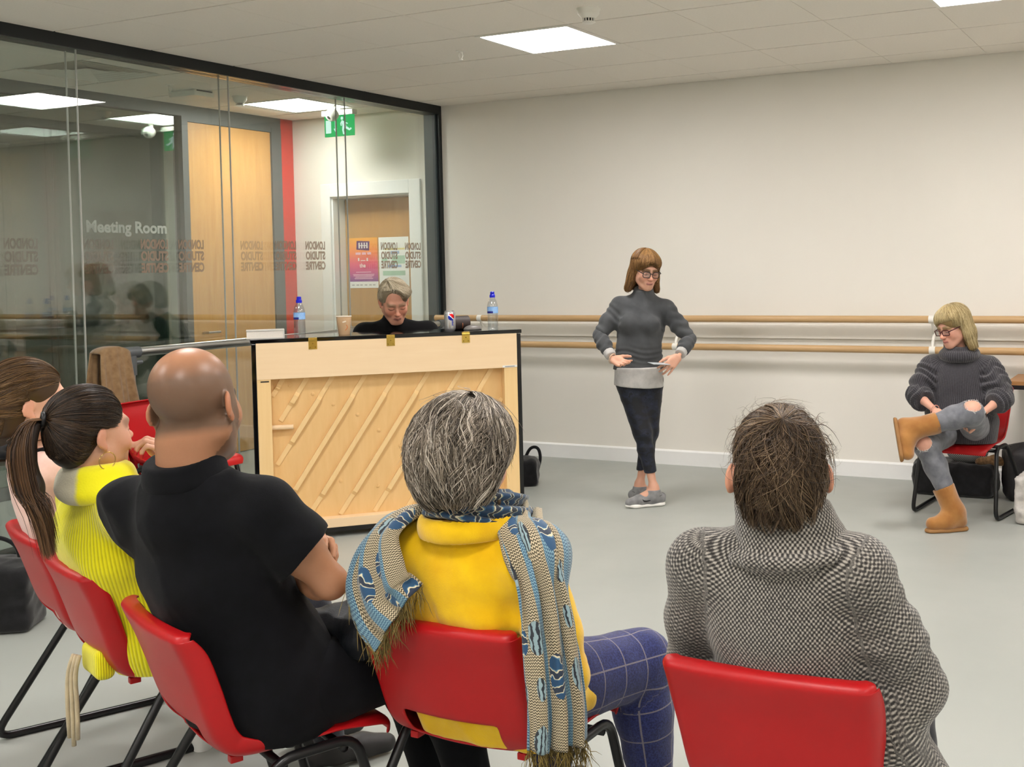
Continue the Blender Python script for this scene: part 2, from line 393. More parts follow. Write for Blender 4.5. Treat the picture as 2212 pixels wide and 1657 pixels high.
for y in (5.60, 4.45, 3.98): logo(y, 1.602, XG2, 'logo2')
o = MB(); 
# ------------------------------------------------------------------ corridor wall: meeting room glass, dark frame, oak door, red strip
WC = struct('wall_corridor', (0, 0, 0))
a = MB(); a.box((XF - .1, YB, 2.735), (XF, 7.456, ZC + .01), bev=.002); a.build('head_frame', M['grey_alu'], WC)
a = MB(); a.box((XF - .1, 6.40, 0), (XF + .004, 6.459, 2.735), bev=.002); a.build('frame_post', M['grey_alu'], WC)
a = MB(); a.box((XF - .1, 7.344, 0), (XF + .004, 7.456, 2.735), bev=.002); a.build('frame_post', M['grey_alu'], WC)
a = MB(); a.box((XF - .1, YB, 0), (XF, 6.40, 0.08), bev=.002); a.build('sill_frame', M['grey_alu'], WC)
a = MB(); a.box((XF - .1, 7.456, 0), (XF, YE, ZC + .01)); a.build('red_panel', M['red_panel'], WC)
for y0, y1 in ((4.95, 6.398), (3.5, 4.946), (2.05, 3.496), (.6, 2.046), (-.9, .596), (YB, -.904)):
    a = MB(); a.box((XF - .05, y0, .081), (XF - .04, y1, 2.734)); g = a.build('glass_pane', M['glass_dark'], WC)
    if y0 == 4.95:
        M['frost'] = plain('frosted_letters', srgb(205, 210, 202), 0.7, alpha=.42)
        text_mesh('Meeting Room', .118, M['frost'], 'door_sign_letters', g, Matrix.Translation((XF - .037, 5.56, 1.848)) @ Matrix(((0, 0, 1, 0), (1, 0, 0, 0), (0, 1, 0, 0), (0, 0, 0, 1))), align='LEFT', bold=.004)
d2 = struct('door_2', (0, 0, 0))
a = MB(); a.box((XF - .06, 6.462, .006), (XF - .012, 7.341, 2.695), bev=.002); a.build('door_leaf', M['oak_door'], d2)
a = MB(); a.box((XF - .1, 6.459, 2.697), (XF, 7.344, 2.736)); a.build('door_head', M['grey_alu'], d2)
a = MB(); a.tube([(XF - .01, 6.56, 1.02), (XF + .05, 6.56, 1.02), (XF + .05, 6.68, 1.02)], .01); a.build('handle', M['chrome'], d2)
# the unlit meeting room behind the glass
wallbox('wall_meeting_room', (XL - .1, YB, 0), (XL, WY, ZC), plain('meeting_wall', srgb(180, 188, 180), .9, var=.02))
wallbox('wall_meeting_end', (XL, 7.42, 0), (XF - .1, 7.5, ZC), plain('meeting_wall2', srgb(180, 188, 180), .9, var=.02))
# ------------------------------------------------------------------ ceiling fixtures
def smoke(x, y, label, s=1.0):
    t = thing('smoke_detector', label, 'detector', (x, y, ZC))
    m = MB(); m.lathe([(.062 * s, 0), (.062 * s, -.004), (.056 * s, -.012), (.056 * s, -.026), (.05 * s, -.034), (.034 * s, -.05)], 28); m.build('base', M['white_plastic'], t, auto=40)
    m = MB(); m.lathe([(.026 * s, -.046), (.026 * s, -.066)], 20, cap=False); m.build('chamber', M['black'], t)
    m = MB()
    for k in range(12):
        a = 2 * PI * k / 12; m.tube([(.029 * s * math.cos(a), .029 * s * math.sin(a), -.046), (.028 * s * math.cos(a), .028 * s * math.sin(a), -.068)], .0035 * s, 6)
    m.build('cage', M['white_plastic'], t)
    m = MB(); m.lathe([(.034 * s, -.066), (.034 * s, -.07), (.022 * s, -.076), (.004, -.077)], 24); m.build('cap', M['white_plastic'], t, auto=40)
smoke(-2.86, 5.12, 'round white smoke detector on the ceiling beside the bright light panel')
smoke(-6.55, 6.33, 'round white smoke detector on the corridor ceiling beyond the glass', .9)
def sprinkler(x, y, label):
    t = thing('sprinkler', label, 'sprinkler', (x, y, ZC))
    m = MB(); m.lathe([(.03, 0), (.03, -.003), (.012, -.006), (.012, -.014)], 18); m.build('escutcheon', M['white_plastic'], t, auto=40)
    m = MB(); m.tube([(.011, 0, -.012), (.015, 0, -.03), (.006, 0, -.05), (-.006, 0, -.05), (-.015, 0, -.03), (-.011, 0, -.012)], .003, 6); m.lathe([(.014, -.052), (.014, -.055)], 12); m.build('frame_arms', M['white_plastic'], t)
sprinkler(-4.089, 5.714, 'small white sprinkler head on the ceiling near the light panel')
sprinkler(-6.537, 5.685, 'small sprinkler head on the corridor ceiling beyond the glass')
# air diffuser
t = thing('air_vent', 'square four-way air vent in the corridor ceiling beyond the glass', 'vent', (-6.52, 5.045, ZC))
m = MB()
for k in range(5):
    w = .30 - k * .046; z = -.006 + k * .002
    for s in range(4):
        ang = s * PI / 2; q = Matrix.Rotation(ang, 4, 'Z'); st = len(m.v)
        m.add([(-w, -w, z), (w, -w, z), (w - .022, -w + .022, z + .006), (-w + .022, -w + .022, z + .006)], [(0, 1, 2, 3)]); m.xf(q, st)
m.build('louvre', M['white_plastic'], t, fix=False)
m = MB(); m.box((-.3, -.3, .0125), (.3, .3, .015)); m.build('duct', M['black'], t)
m = MB(); m.add([(-.085, -.085, .0), (.085, -.085, 0), (.085, .085, 0), (-.085, .085, 0), (0, 0, .012)], [(0, 1, 4), (1, 2, 4), (2, 3, 4), (3, 0, 4)]); m.build('core', M['white_plastic'], t)
# exit sign
t = thing('exit_sign', 'lit green emergency exit sign with running man in the corridor', 'sign', (-6.365, 7.2, 2.675))
M['exit_green'] = emitter('exit_green', srgb(0, 190, 100), 1.15); M['exit_white'] = emitter('exit_white', (0.75, 1.0, 0.92), 1.3)
m = MB(); m.box((-.155, -.004, -.085), (.155, .004, .085), bev=.002); m.build('panel', M['exit_green'], t)
m = MB(); m.box((-.16, -.03, .085), (.16, .03, .125), bev=.004); m.box((-.02, -.01, .125), (.02, .01, .145)); m.build('housing', M['white_plastic'], t)
def flat(pts, y0=-.0052, y1=.0052): 
    mm = MB(); mm.prism(pts, y0, y1, 'y'); return mm
m = MB(); m.prism([(-.14, -.055), (-.085, -.055), (-.085, .05), (-.14, .05)], -.0052, .0052, 'y')
m.prism([(-.044, .05), (-.034, .05), (-.034, -.02), (-.02, -.02), (-.039, -.05), (-.058, -.02), (-.044, -.02)], -.0052, .0052, 'y')
m.build('door_and_arrow', M['exit_white'], t)
m = MB(); m.prism([(.03 + .013 * math.cos(a * PI / 6), .06 + .013 * math.sin(a * PI / 6)) for a in range(12)], -.0052, .0052, 'y')
for P_ in ([(.03, .045), (.06, .03), (.075, -.005), (.055, -.012), (.035, .0), (.022, .028)], [(.06, .03), (.09, .018), (.088, .01), (.056, .02)], [(.03, .045), (.012, .02), (.018, -.002), (.026, .0), (.022, .02), (.036, .034)],
           [(.055, -.012), (.078, -.008), (.112, -.03), (.118, -.018), (.13, -.03), (.105, -.044), (.07, -.026)], [(.035, .0), (.055, -.012), (.046, -.038), (.056, -.07), (.04, -.072), (.03, -.036)]):
    m.prism(P_, -.0052, .0052, 'y')
m.build('running_man', M['exit_white'], t)
# security camera
t = thing('security_camera', 'small white dome security camera hanging by the green exit sign', 'camera', (-6.27, 7.02, ZC))
m = MB(); m.lathe([(.03, 0), (.03, -.01), (.012, -.02), (.012, -.045)], 18); m.build('mount', M['white_plastic'], t, auto=40)
m = MB(); m.lathe([(.001, .05), (.025, .046), (.044, .03), (.05, .005), (.048, -.02), (.036, -.04), (.03, -.042)], 24); q = Matrix.Translation((.01, -.02, -.085)) @ Euler((rad(-50), rad(15), 0)).to_matrix().to_4x4(); m.xf(q); m.build('eyeball', M['white_plastic'], t, smooth=True)
m = MB(); m.lathe([(.016, -.0425), (.014, -.045), (.004, -.046)], 20); m.xf(q); m.build('lens', M['black'], t, smooth=True)
# emergency light plate
t = thing('ceiling_box', 'flat white box on the corridor ceiling beside its smoke detector', 'box', (-6.66, 5.98, ZC))
m = MB(); m.box((-.13, -.09, -.045), (.13, .09, 0), bev=.012); m.build('case', M['white_plastic'], t)
m = MB(); m.box((-.132, -.07, -.012), (.132, .07, -.004)); m.build('gap', M['black'], t)
# posters on the corridor door
def poster(name, label, x0, x1, z0, z1, stops):
    t = thing(name, label, 'poster', ((x0 + x1) / 2, YE + RD - .006, z0))
    w, h = x1 - x0, z1 - z0
    nt = NT(name + '_print'); v = nt.coord('Object'); z = nt.sep(v)[2]
    col = nt.ramp(nt.math('DIVIDE', z, h), stops)
    m = MB(); m.box((-w / 2, -.0012, 0), (w / 2, .0, h)); m.build('sheet', nt.pbr(col, .4), t)
    return t, w, h
pur = plain('print_purple', srgb(92, 40, 110), .5); wht = plain('print_white', srgb(240, 236, 232), .5); pal = plain('print_pale', srgb(236, 190, 210), .5)
t, w, h = poster('event_poster', 'orange to purple event poster on the corridor door', -6.775, -6.462, 1.34, 1.777,
    [(0.0, srgb(238, 236, 232)), (0.125, srgb(238, 236, 232)), (0.13, srgb(120, 50, 140)), (0.3, srgb(196, 60, 130)), (0.48, srgb(232, 84, 120)), (0.72, srgb(246, 140, 70)), (1.0, srgb(248, 176, 60))])
m = MB(); m.prism([(-.075, .335), (.065, .325), (.072, .405), (-.07, .412)], -.0022, -.001, 'y'); m.build('print_block', pur, t)
yy = Matrix(((1, 0, 0, 0), (0, 0, -1, -.0026), (0, 1, 0, 0), (0, 0, 0, 1)))
def ptxt(b, s, x, z, mt): text_mesh(b, s, mt, 'print_text', t, Matrix.Translation((x, 0, z)) @ yy, bold=.001, extrude=.0002)
ptxt('the', .05, -.01, .195, wht)
for mt_, rects in ((wht, [(-.05, .345, -.035, .395), (-.02, .345, -.008, .395), (.008, .345, .02, .395), (.035, .345, .05, .395), (-.05, .366, .05, .373), (-.06, .235, -.045, .262), (-.03, .235, .02, .241), (.035, .235, .05, .262)]), (pal, [(-.085, .29, -.03, .31), (-.015, .29, .03, .31), (.045, .29, .085, .31)])):
    for xa_, za_, xb_, zb_ in rects: m = MB(); m.box((xa_, -.0030, za_), (xb_, -.0021 if za_ > .33 else -.0011, zb_)); m.build('print_stroke', mt_, t)
m = MB()
for k, (ww, zz) in enumerate(((.085, .138), (.12, .118), (.115, .107), (.095, .095), (.105, .082))): m.box((-ww, -.002, zz - .003), (ww * .95, -.0011, zz + .003))
m.build('print_lines', pal, t)
pg_ = plain('print_grey', srgb(150, 150, 150), .5)
for k, xx in enumerate((-.12, -.07, -.03, .02, .07, .11)): m = MB(); m.box((xx - .014, -.002, .022), (xx + .014, -.0011, .03)); m.build('print_logo', pg_, t)
t, w, h = poster('timetable_sheet', 'white timetable sheet with coloured bars on the corridor door', -6.448, -6.128, 1.345, 1.775, [(0, srgb(238, 240, 238)), (1, srgb(242, 243, 240))])
for nm, cc, rects in (('green_bar', srgb(170, 204, 180), [(-.12, .10, .12, .14), (-.02, .2, .12, .27), (-.13, .225, -.07, .25)]), ('blue_bar', srgb(150, 178, 216), [(-.07, .17, .08, .19), (-.03, .285, .06, .31)]), ('yellow_bar', srgb(226, 214, 140), [(-.1, .32, .12, .335)])):
    for (xa, za, xb, zb) in rects: m = MB(); m.box((xa, -.0022, za), (xb, -.0011, zb)); m.build(nm, plain(nm, cc, .5), t)

# ------------------------------------------------------------------ ballet barres on the back wall
YBR = WY - .13
t = thing('ballet_barre', 'pair of round beech barres on white brackets along the back wall', 'barre', (0, WY, 0))
xa, xb = XG + .02, XR - .05
for z, yo in ((1.097, -.13), (.893, -.13)):
    m = MB(); m.tube([(xa, yo, z), (xa + .004, yo, z)] + [(xa + (xb - xa) * k / 10, yo, z) for k in range(1, 11)], .0245, 16); m.build('rail', M['beech'], t, auto=50)
    
M['board'] = plain('white_board', srgb(233, 229, 220), .5, var=.01)
m = MB(); m.prism([(-.03, .955), (-.001, .955), (-.001, 1.058), (-.024, 1.058), (-.03, 1.05)], XG + .05, XR, 'x'); m.build('backing_board', M['board'], t)
for x in (-5.2, -3.49, -1.62, .3, 2.2):
    m = MB(); m.tube(smooth_path([(x, -.034, 1.02), (x, -.075, 1.01), (x, -.11, 1.045), (x, -.125, 1.075)], 2), .009, 8); m.tube(smooth_path([(x, -.034, 1.0), (x, -.09, .98), (x, -.12, .94), (x, -.128, .915)], 2), .01, 8)
    m.build('bracket', M['white_plastic'], t, auto=40)
    for z in (1.097, .893): m = MB(); m.tube([(x - .02, -.13, z), (x + .02, -.13, z)], .0262, 16); m.build('clip', M['white_plastic'], t, auto=40)
    m = MB(); m.box((x - .03, -.036, .965), (x + .03, -.03, 1.05), bev=.002); m.build('wall_plate', M['white_plastic'], t)
# steel barre in front of the glass
t = thing('steel_barre', 'brushed steel barre with grey end bracket in front of the glass', 'barre', (-5.47, 5.9, 0))
m = MB(); m.tube([(0, -1.45, 1.058), (0, 1.45, 1.058)], .027, 18); m.build('rail', M['chrome'], t, auto=50)
for y in (-1.47, 1.4):
    m = MB(); m.tube([(0, y - .05, 1.058), (0, y + .05, 1.058)], .033, 16); m.tube([(0, y, 1.04), (0, y, .93)], .03, 12); m.tube([(0, y, 1.0), (.0, y + .07, 1.0)], .012, 8); m.build('bracket', M['steel_grey'], t, auto=40)
    m = MB(); m.box((-.03, y - .04, .0), (.03, y + .04, .012), bev=.003); m.build('base_plate', M['steel_grey'], t)
    m = MB(); m.tube([(0, y, .93), (0, y, .01)], .021, 14); m.build('upright', M['chrome'], t, auto=50)
# ------------------------------------------------------------------ organic shapes: smooth unions of tapered limbs, polygonised as one surface
A = np.array
def V3(*p): return np.array(p, float)
def rotm(rx=0, ry=0, rz=0): return np.array(Euler((rad(rx), rad(ry), rad(rz)), 'XYZ').to_matrix())
def unit(v): v = np.asarray(v, float); return v / max(1e-9, np.linalg.norm(v))
class Ops(list):
    """list of (mode, kind, params, bbox lo, bbox hi, k)"""
    def cone(s, a, ra, b, rb=None, k=0.015, flat=None, mode='u'):
        a = A(a, float); b = A(b, float); rb = ra if rb is None else rb; r = max(ra, rb) * 1.05
        s.append((mode, 'c', (a, ra, b, rb, flat), np.minimum(a, b) - r, np.maximum(a, b) + r, k)); return s
    def chain(s, pts, rs, k=0.015, flat=None, mode='u'):
        for i in range(len(pts) - 1): s.cone(pts[i], rs[i], pts[i + 1], rs[i + 1], k, flat, mode)
        return s
    def ell(s, c, r, R=None, k=0.015, mode='u'):
        c = A(c, float); r = A(r if hasattr(r, '__len__') else (r, r, r), float); m = max(r) * 1.02
        s.append((mode, 'e', (c, r, np.eye(3) if R is None else A(R)), c - m, c + m, k)); return s
    def box(s, c, h, rnd=0.01, R=None, k=0.01, mode='u'):
        c = A(c, float); h = A(h, float); m = np.linalg.norm(h) + rnd
        s.append((mode, 'b', (c, h, rnd, np.eye(3) if R is None else A(R)), c - m, c + m, k)); return s
    def cut(s, p, n, k=0.004):          # remove everything on the side the normal points to
        s.append(('i', 'p', (A(p, float), unit(n)), None, None, k)); return s
    def sub(s, *a, **kw): raise NotImplementedError
    def bounds(s):
        lo = np.min([o[3] for o in s if o[0] == 'u'], axis=0); hi = np.max([o[4] for o in s if o[0] == 'u'], axis=0); return lo, hi
    def moved(s, R, t, sc=1.0):
        R = A(R); t = A(t, float); out = Ops(); f = lambda p: R @ (p * sc) + t
        for mode, kind, q, lo, hi, k in s:
            if kind == 'c':
                fl = None if q[4] is None else (R @ q[4][0], q[4][1]); out.cone(f(q[0]), q[1] * sc, f(q[2]), q[3] * sc, k * sc, fl, mode)
            elif kind == 'e': out.ell(f(q[0]), q[1] * sc, R @ q[2], k * sc, mode)
            elif kind == 'b': out.box(f(q[0]), q[1] * sc, q[2] * sc, R @ q[3], k * sc, mode)
            else: out.append((mode, 'p', (f(q[0]), R @ q[1]), None, None, k * sc))
        return out
def sd(kind, q, P):
    if kind == 'c':
        a, ra, b, rb, flat = q; ba = b - a; L = float(ba @ ba); pa = P - a
        t = np.clip((pa @ ba) / L, 0, 1) if L > 1e-12 else np.zeros(P.shape[:-1]); e = pa - t[..., None] * ba
        if flat is not None: e = e + (e @ flat[0])[..., None] * flat[0] * (1.0 / flat[1] - 1.0)
        return np.sqrt((e * e).sum(-1)) - (ra + (rb - ra) * t)
    if kind == 'e':
        c, r, R = q; p = (P - c) @ R; k0 = np.sqrt(((p / r) ** 2).sum(-1)); k1 = np.sqrt(((p / (r * r)) ** 2).sum(-1))
        return k0 * (k0 - 1) / np.maximum(k1, 1e-6)
    if kind == 'b':
        c, h, rnd, R = q; p = np.abs((P - c) @ R) - h; return np.sqrt((np.maximum(p, 0) ** 2).sum(-1)) + np.minimum(p.max(-1), 0) - rnd
    return (P - q[0]) @ q[1]
def blend(mode, d, e, k):
    if mode == 'u':
        h = np.maximum(k - np.abs(d - e), 0) / k; return np.minimum(d, e) - h * h * k * 0.25
    if mode == 's': e = -e
    h = np.maximum(k - np.abs(d - e), 0) / k; return np.maximum(d, e) + h * h * k * 0.25
def ev(ops, P):
    d = np.full(P.shape[:-1], 9.0)
    for mode, kind, q, lo, hi, k in ops: d = blend(mode, d, sd(kind, q, P), k)
    return d
def nets(ops, h, relax=1, bounds=None):
    """surface nets -> (verts, quads)"""
    lo, hi = bounds if bounds else ops.bounds(); lo = lo - 3 * h; hi = hi + 3 * h
    n = np.ceil((hi - lo) / h).astype(int) + 1
    F = np.full(n, 0.08, np.float32); ax = [lo[i] + h * np.arange(n[i]) for i in range(3)]
    for mode, kind, q, a, b, k in ops:
        if a is None: i0 = A([0, 0, 0]); i1 = n
        else:
            pad = k + 2.5 * h
            i0 = np.clip(np.floor((a - pad - lo) / h).astype(int), 0, n - 1); i1 = np.clip(np.ceil((b + pad - lo) / h).astype(int) + 1, 1, n)
        sl = tuple(slice(i0[j], i1[j]) for j in range(3))
        if min(i1 - i0) <= 0: continue
        P = np.stack(np.meshgrid(*[ax[j][sl[j]] for j in range(3)], indexing='ij'), -1)
        F[sl] = blend(mode, F[sl], sd(kind, q, P), k)
    S = F < 0
    c = np.zeros(n - 1, np.uint8)
    for dx in (0, 1):
        for dy in (0, 1):
            for dz in (0, 1): c += S[dx:n[0] - 1 + dx, dy:n[1] - 1 + dy, dz:n[2] - 1 + dz]
    act = np.argwhere((c > 0) & (c < 8)); idx = np.full(n - 1, -1, np.int64); idx[tuple(act.T)] = np.arange(len(act))
    pos = np.zeros((len(act), 3)); cnt = np.zeros(len(act))
    for axis in range(3):
        for u in (0, 1):
            for v in (0, 1):
                o = [0, 0, 0]; oth = [j for j in range(3) if j != axis]; o[oth[0]] = u; o[oth[1]] = v; o2 = list(o); o2[axis] = 1
                p0 = act + o; p1 = act + o2; f0 = F[tuple(p0.T)]; f1 = F[tuple(p1.T)]; m = (f0 < 0) != (f1 < 0)
                t = np.where(m, f0 / np.where(m, f0 - f1, 1), 0); q = p0 + (p1 - p0) * t[:, None]
                pos += np.where(m[:, None], q, 0); cnt += m
    pos = lo + h * pos / cnt[:, None]
    quads = []
    for axis in range(3):
        sl0 = [slice(None)] * 3; sl1 = [slice(None)] * 3; sl0[axis] = slice(0, -1); sl1[axis] = slice(1, None)
        s0 = S[tuple(sl0)]; s1 = S[tuple(sl1)]; e = np.argwhere(s0 != s1); u, v = [(1, 2), (2, 0), (0, 1)][axis]
        e = e[(e[:, u] > 0) & (e[:, v] > 0) & (e[:, u] < n[u] - 1) & (e[:, v] < n[v] - 1)]
        fl = s0[tuple(e.T)]
        eu = np.zeros(3, int); eu[u] = 1; evv = np.zeros(3, int); evv[v] = 1
        q = np.stack([idx[tuple((e - eu - evv).T)], idx[tuple((e - evv).T)], idx[tuple(e.T)], idx[tuple((e - eu).T)]], 1)
        q[~fl] = q[~fl][:, ::-1]; quads.append(q)
    Q = np.vstack(quads); Q = Q[(Q >= 0).all(1)]
    for _ in range(relax):
        acc = np.zeros_like(pos); w = np.zeros(len(pos))
        for i in range(4):
            a, b = Q[:, i], Q[:, (i + 1) % 4]
            for j in range(3): acc[:, j] += np.bincount(a, pos[b, j], len(pos)) + np.bincount(b, pos[a, j], len(pos))
            w += np.bincount(a, minlength=len(pos)) + np.bincount(b, minlength=len(pos))
        pos = pos * 0.4 + 0.6 * acc / np.maximum(w, 1)[:, None]
    return pos, Q
def normals(v, q):
    n = np.cross(v[q[:, 2]] - v[q[:, 0]], v[q[:, 3]] - v[q[:, 1]]); o = np.zeros_like(v)
    for i in range(4):
        for j in range(3): o[:, j] += np.bincount(q[:, i], n[:, j], len(v))
    return o / np.maximum(np.linalg.norm(o, axis=1, keepdims=True), 1e-9)
def np_mesh(name, v, q, mats, col=None, uvw=None, mi=None):
    me = bpy.data.meshes.new(name); k = q.shape[1]
    me.vertices.add(len(v)); me.vertices.foreach_set('co', np.ascontiguousarray(v, np.float32).ravel())
    me.loops.add(q.size); me.loops.foreach_set('vertex_index', np.ascontiguousarray(q, np.int32).ravel())
    me.polygons.add(len(q)); me.polygons.foreach_set('loop_start', np.arange(0, q.size, k, dtype=np.int32))
    me.update(calc_edges=True)
    for m in (mats if isinstance(mats, (list, tuple)) else [mats]): me.materials.append(m)
    if mi is not None: me.polygons.foreach_set('material_index', np.ascontiguousarray(mi, np.int32))
    if col is not None:
        a = me.attributes.new('Col', 'FLOAT_COLOR', 'POINT'); c = np.ones((len(v), 4), np.float32); c[:, :3] = col; a.data.foreach_set('color', c.ravel())
    if uvw is not None:
        a = me.attributes.new('cloth', 'FLOAT_VECTOR', 'POINT'); a.data.foreach_set('vector', np.ascontiguousarray(uvw, np.float32).ravel())
    me.shade_smooth(); me.update(); return me
def fold_noise(P, seed=0, freq=14.0, aniso=(1, 1, 1), warp=0.6):
    r = np.random.default_rng(seed); p = P * A(aniso) * freq; o = np.zeros(len(P)); w = 0
    q = p.copy()
    for i in range(3):
        d = r.normal(size=3); q = q + warp * np.sin(p @ unit(d) * 0.7 + r.uniform(0, 6.28))[:, None] * unit(r.normal(size=3))
    for i in range(5):
        d = unit(r.normal(size=3)); a = 0.7 ** i; s = np.sin(q @ d * (1 + 0.55 * i) + r.uniform(0, 6.28)); o += a * (1 - 2 * np.abs(s) ** 0.7); w += a
    return o / w
def skin_shape(name, ops, h, mats, parent, col=None, uv=None, disp=None, relax=1, bounds=None):
    v, q = nets(ops, h, relax, bounds)
    uvw = uv(v) if uv else None
    if disp is not None: v = v + normals(v, q) * disp(v)[:, None]
    return obj(name, np_mesh(name, v, q, mats, col(v) if col else None, uvw), parent)
def limb_uv(segs):
    """cloth coordinates: angle around the nearest limb axis times a mean radius, length along it; segs = [(a, b, r, ref)]"""
    def f(P):
        best = np.full(len(P), 9.0); out = np.zeros((len(P), 3))
        for i, (a, b, r, ref) in enumerate(segs):
            a = A(a, float); b = A(b, float); ba = b - a; L = np.linalg.norm(ba); t_ = (P - a) @ ba / L; e = P - a - np.clip(t_ / L, 0, 1)[:, None] * ba
            d = np.linalg.norm(e, axis=1) - r; z = ba / L; x = unit(A(ref) - z * (A(ref) @ z)); y = np.cross(z, x)
            w = P - a; th = np.arctan2(w @ y, w @ x); m = d < best; best = np.where(m, d, best)
            out[m] = np.stack([th * r, t_, np.full(len(P), float(i))], 1)[m]
        return out
    return f

# ------------------------------------------------------------------ heads and hands
def head_ops(female=True, jaw=1.0, ears=True):
    o = Ops()
    o.ell((0, -.014, .034), (.073, .093, .081), k=.02); o.ell((0, .022, -.022), (.062, .066, .086), k=.03)
    for s in (-1, 1):
        o.cone((s * .050, -.002, -.055), .020, (s * .018 * jaw, .066, -.097), .018, k=.03)
        o.ell((s * .038, .058, -.03), (.024, .024, .028), k=.025)
    o.ell((0, .073, -.098), (.019 * jaw, .017, .017), k=.025)
    o.cone((-.034, .079, .016), .011, (.034, .079, .016), .011, k=.02)
    for s in (-1, 1):
        o.ell((s * .033, .1, -.004), (.019, .016, .012), k=.012, mode='s')
        o.ell((s * .032, .075, -.006), (.0155, .0145, .0135), k=.004)
    o.cone((0, .084, .004), .0065, (0, .110, -.034), .0105, k=.012); o.ell((0, .110, -.035), (.0115, .011, .0095), k=.008)
    for s in (-1, 1): o.ell((s * .0115, .1, -.038), (.0075, .009, .0065), k=.006)
    o.ell((0, .082, -.068), (.026, .016, .018), k=.02)
    for s in (-1, 1):
        o.cone((0, .0985, -.0615), .0048, (s * .020, .089, -.0655), .0025, k=.004); o.cone((0, .0965, -.0715), .0060, (s * .018, .088, -.0665), .003, k=.004)
    o.cone((-.02, .094, -.0665), .0016, (.02, .094, -.0665), .0016, k=.003, mode='s')
    if ears:
        for s in (-1, 1):
            o.ell((s * .079, -.020, -.008), (.0065, .018, .027), rotm(-12, 0, s * 22), k=.008); o.ell((s * .077, -.010, -.035), (.0055, .009, .011), k=.008)
            o.ell((s * .0865, -.012, -.006), (.005, .009, .014), rotm(-12, 0, s * 22), k=.004, mode='s')
    return o
def head_color(P, base, lip, brow, browdark=1.0, lash=(.03, .02, .015), shade=None):
    """P in head space -> linear rgb"""
    c = np.tile(A(base[:3], float), (len(P), 1)); x, y, z = np.abs(P[:, 0]), P[:, 1], P[:, 2]; front = y > .03
    def put(m, col): 
        nonlocal c
        c = c * (1 - m[:, None]) + A(col[:3], float) * m[:, None]
    g = lambda d, w: np.exp(-np.clip(d, 0, 9) ** 2 / (w * w))
    red = A(base[:3]) * A((1.08, .80, .74))
    put(.55 * g(np.sqrt((x - .036) ** 2 + (z + .034) ** 2), .024) * front, red); put(.6 * g(np.sqrt(x ** 2 + (z + .036) ** 2), .013) * (y > .09), red)
    put(.5 * g(np.maximum(np.abs(P[:, 1] + .015) - .02, 0), .01) * (x > .074), red)
    put(.9 * (g(np.sqrt(((x) / 1.0) ** 2 * .0 + (z + .0665) ** 2), .0072) * g(np.maximum(x - .017, 0), .004)) * (y > .075), lip)
    put(.75 * g(z + .0665, .0014) * g(np.maximum(x - .018, 0), .004) * (y > .075) * (z > -.075) * (z < -.06), A(lip[:3]) * .35)
    bz = .021 + .004 * np.sin(np.clip((x - .012) / .045, 0, 1) * PI) - np.maximum(x - .04, 0) * .35
    put(browdark * g(z - bz, .0042) * (z - bz > -.02) * g(np.maximum(.012 - x, 0) + np.maximum(x - .05, 0), .005) * front, brow)
    lz = -.0125 + np.minimum(((x - .032) / .015) ** 2, 1.5) * .004
    put(.85 * g(np.abs(z - lz), .0024) * g(np.maximum(np.abs(x - .032) - .015, 0), .003) * (y > .06), lash)
    put(.35 * g(np.sqrt((x - .031) ** 2 + ((z + .001) * 1.5) ** 2), .014) * (y > .06), A(base[:3]) * A((.75, .55, .5)))
    if shade is not None: c = shade(P, c)
    return c
def hand_ops(w, f, n, side, curl=(20, 25, 30, 35), spread=6, thumb=(35, 20), s=1.0, k=.006, bend=None, tc=18):
    """w wrist, f towards the fingers, n out of the back of the hand, side=+1 thumb on the f x n side ... """
    w = A(w, float); f = unit(f); n = unit(A(n, float) - f * (A(n, float) @ f)); t = np.cross(f, n) * side; o = Ops()
    kn = []
    for i, (u, L) in enumerate(((.027, .083), (.009, .088), (-.010, .084), (-.027, .074))):
        b = w + f * (L * s) + t * (u * s); kn.append(b); o.cone(w + t * (u * .62 * s) + f * .012 * s, .0135 * s, b, .0105 * s, k=.012)
    o.ell(w + f * .045 * s - n * .006 * s + t * .018 * s, A((.017, .03, .015)) * s, np.stack([t, f, n], 1), k=.012)
    SEG = ((.040, .024, .021), (.045, .028, .022), (.042, .026, .021), (.033, .02, .018))
    for i in range(4):
        a = rad((1.5 - i) * spread); d = f * math.cos(a) + t * math.sin(a); p = kn[i]; c0 = 0
        r = (.0092, .0095, .009, .008)[i] * s
        for j in range(3):
            c0 += rad(curl[i] * (1.0, 1.15, .7)[j]); dd = d * math.cos(c0) - n * math.sin(c0); q = p + dd * SEG[i][j] * s
            o.cone(p, r, q, r * .9, k=.0035); p = q; r *= .9
    p = w + f * .022 * s + t * .022 * s - n * .004 * s; a = rad(thumb[0]); d = unit(f * math.cos(a) + t * math.sin(a) - n * math.sin(rad(thumb[1]))); r = .0125 * s
    for j, L in enumerate((.042, .034, .028)):
        q = p + d * L * s; o.cone(p, r, q, r * .88, k=.006); p = q; r *= .88; d = unit(d + (f * .35 - t * .12 - n * .12) * (tc / 18.0))
    return o
def skin_mat(name, rough=.5, sss=.12):
    t = NT(name); v = t.coord(); c = t.attr('Col', 'Color'); n = t.noise(v, 160, 3)
    c = t.mix(t.math('MULTIPLY', n, .22), c, t.mix(1.0, c, (.80, .62, .55, 1), 'MULTIPLY'))
    return t.pbr(c, rough, 0, t.bump(t.noise(v, 420, 2), .12, .0006), spec=.4, sss=sss)
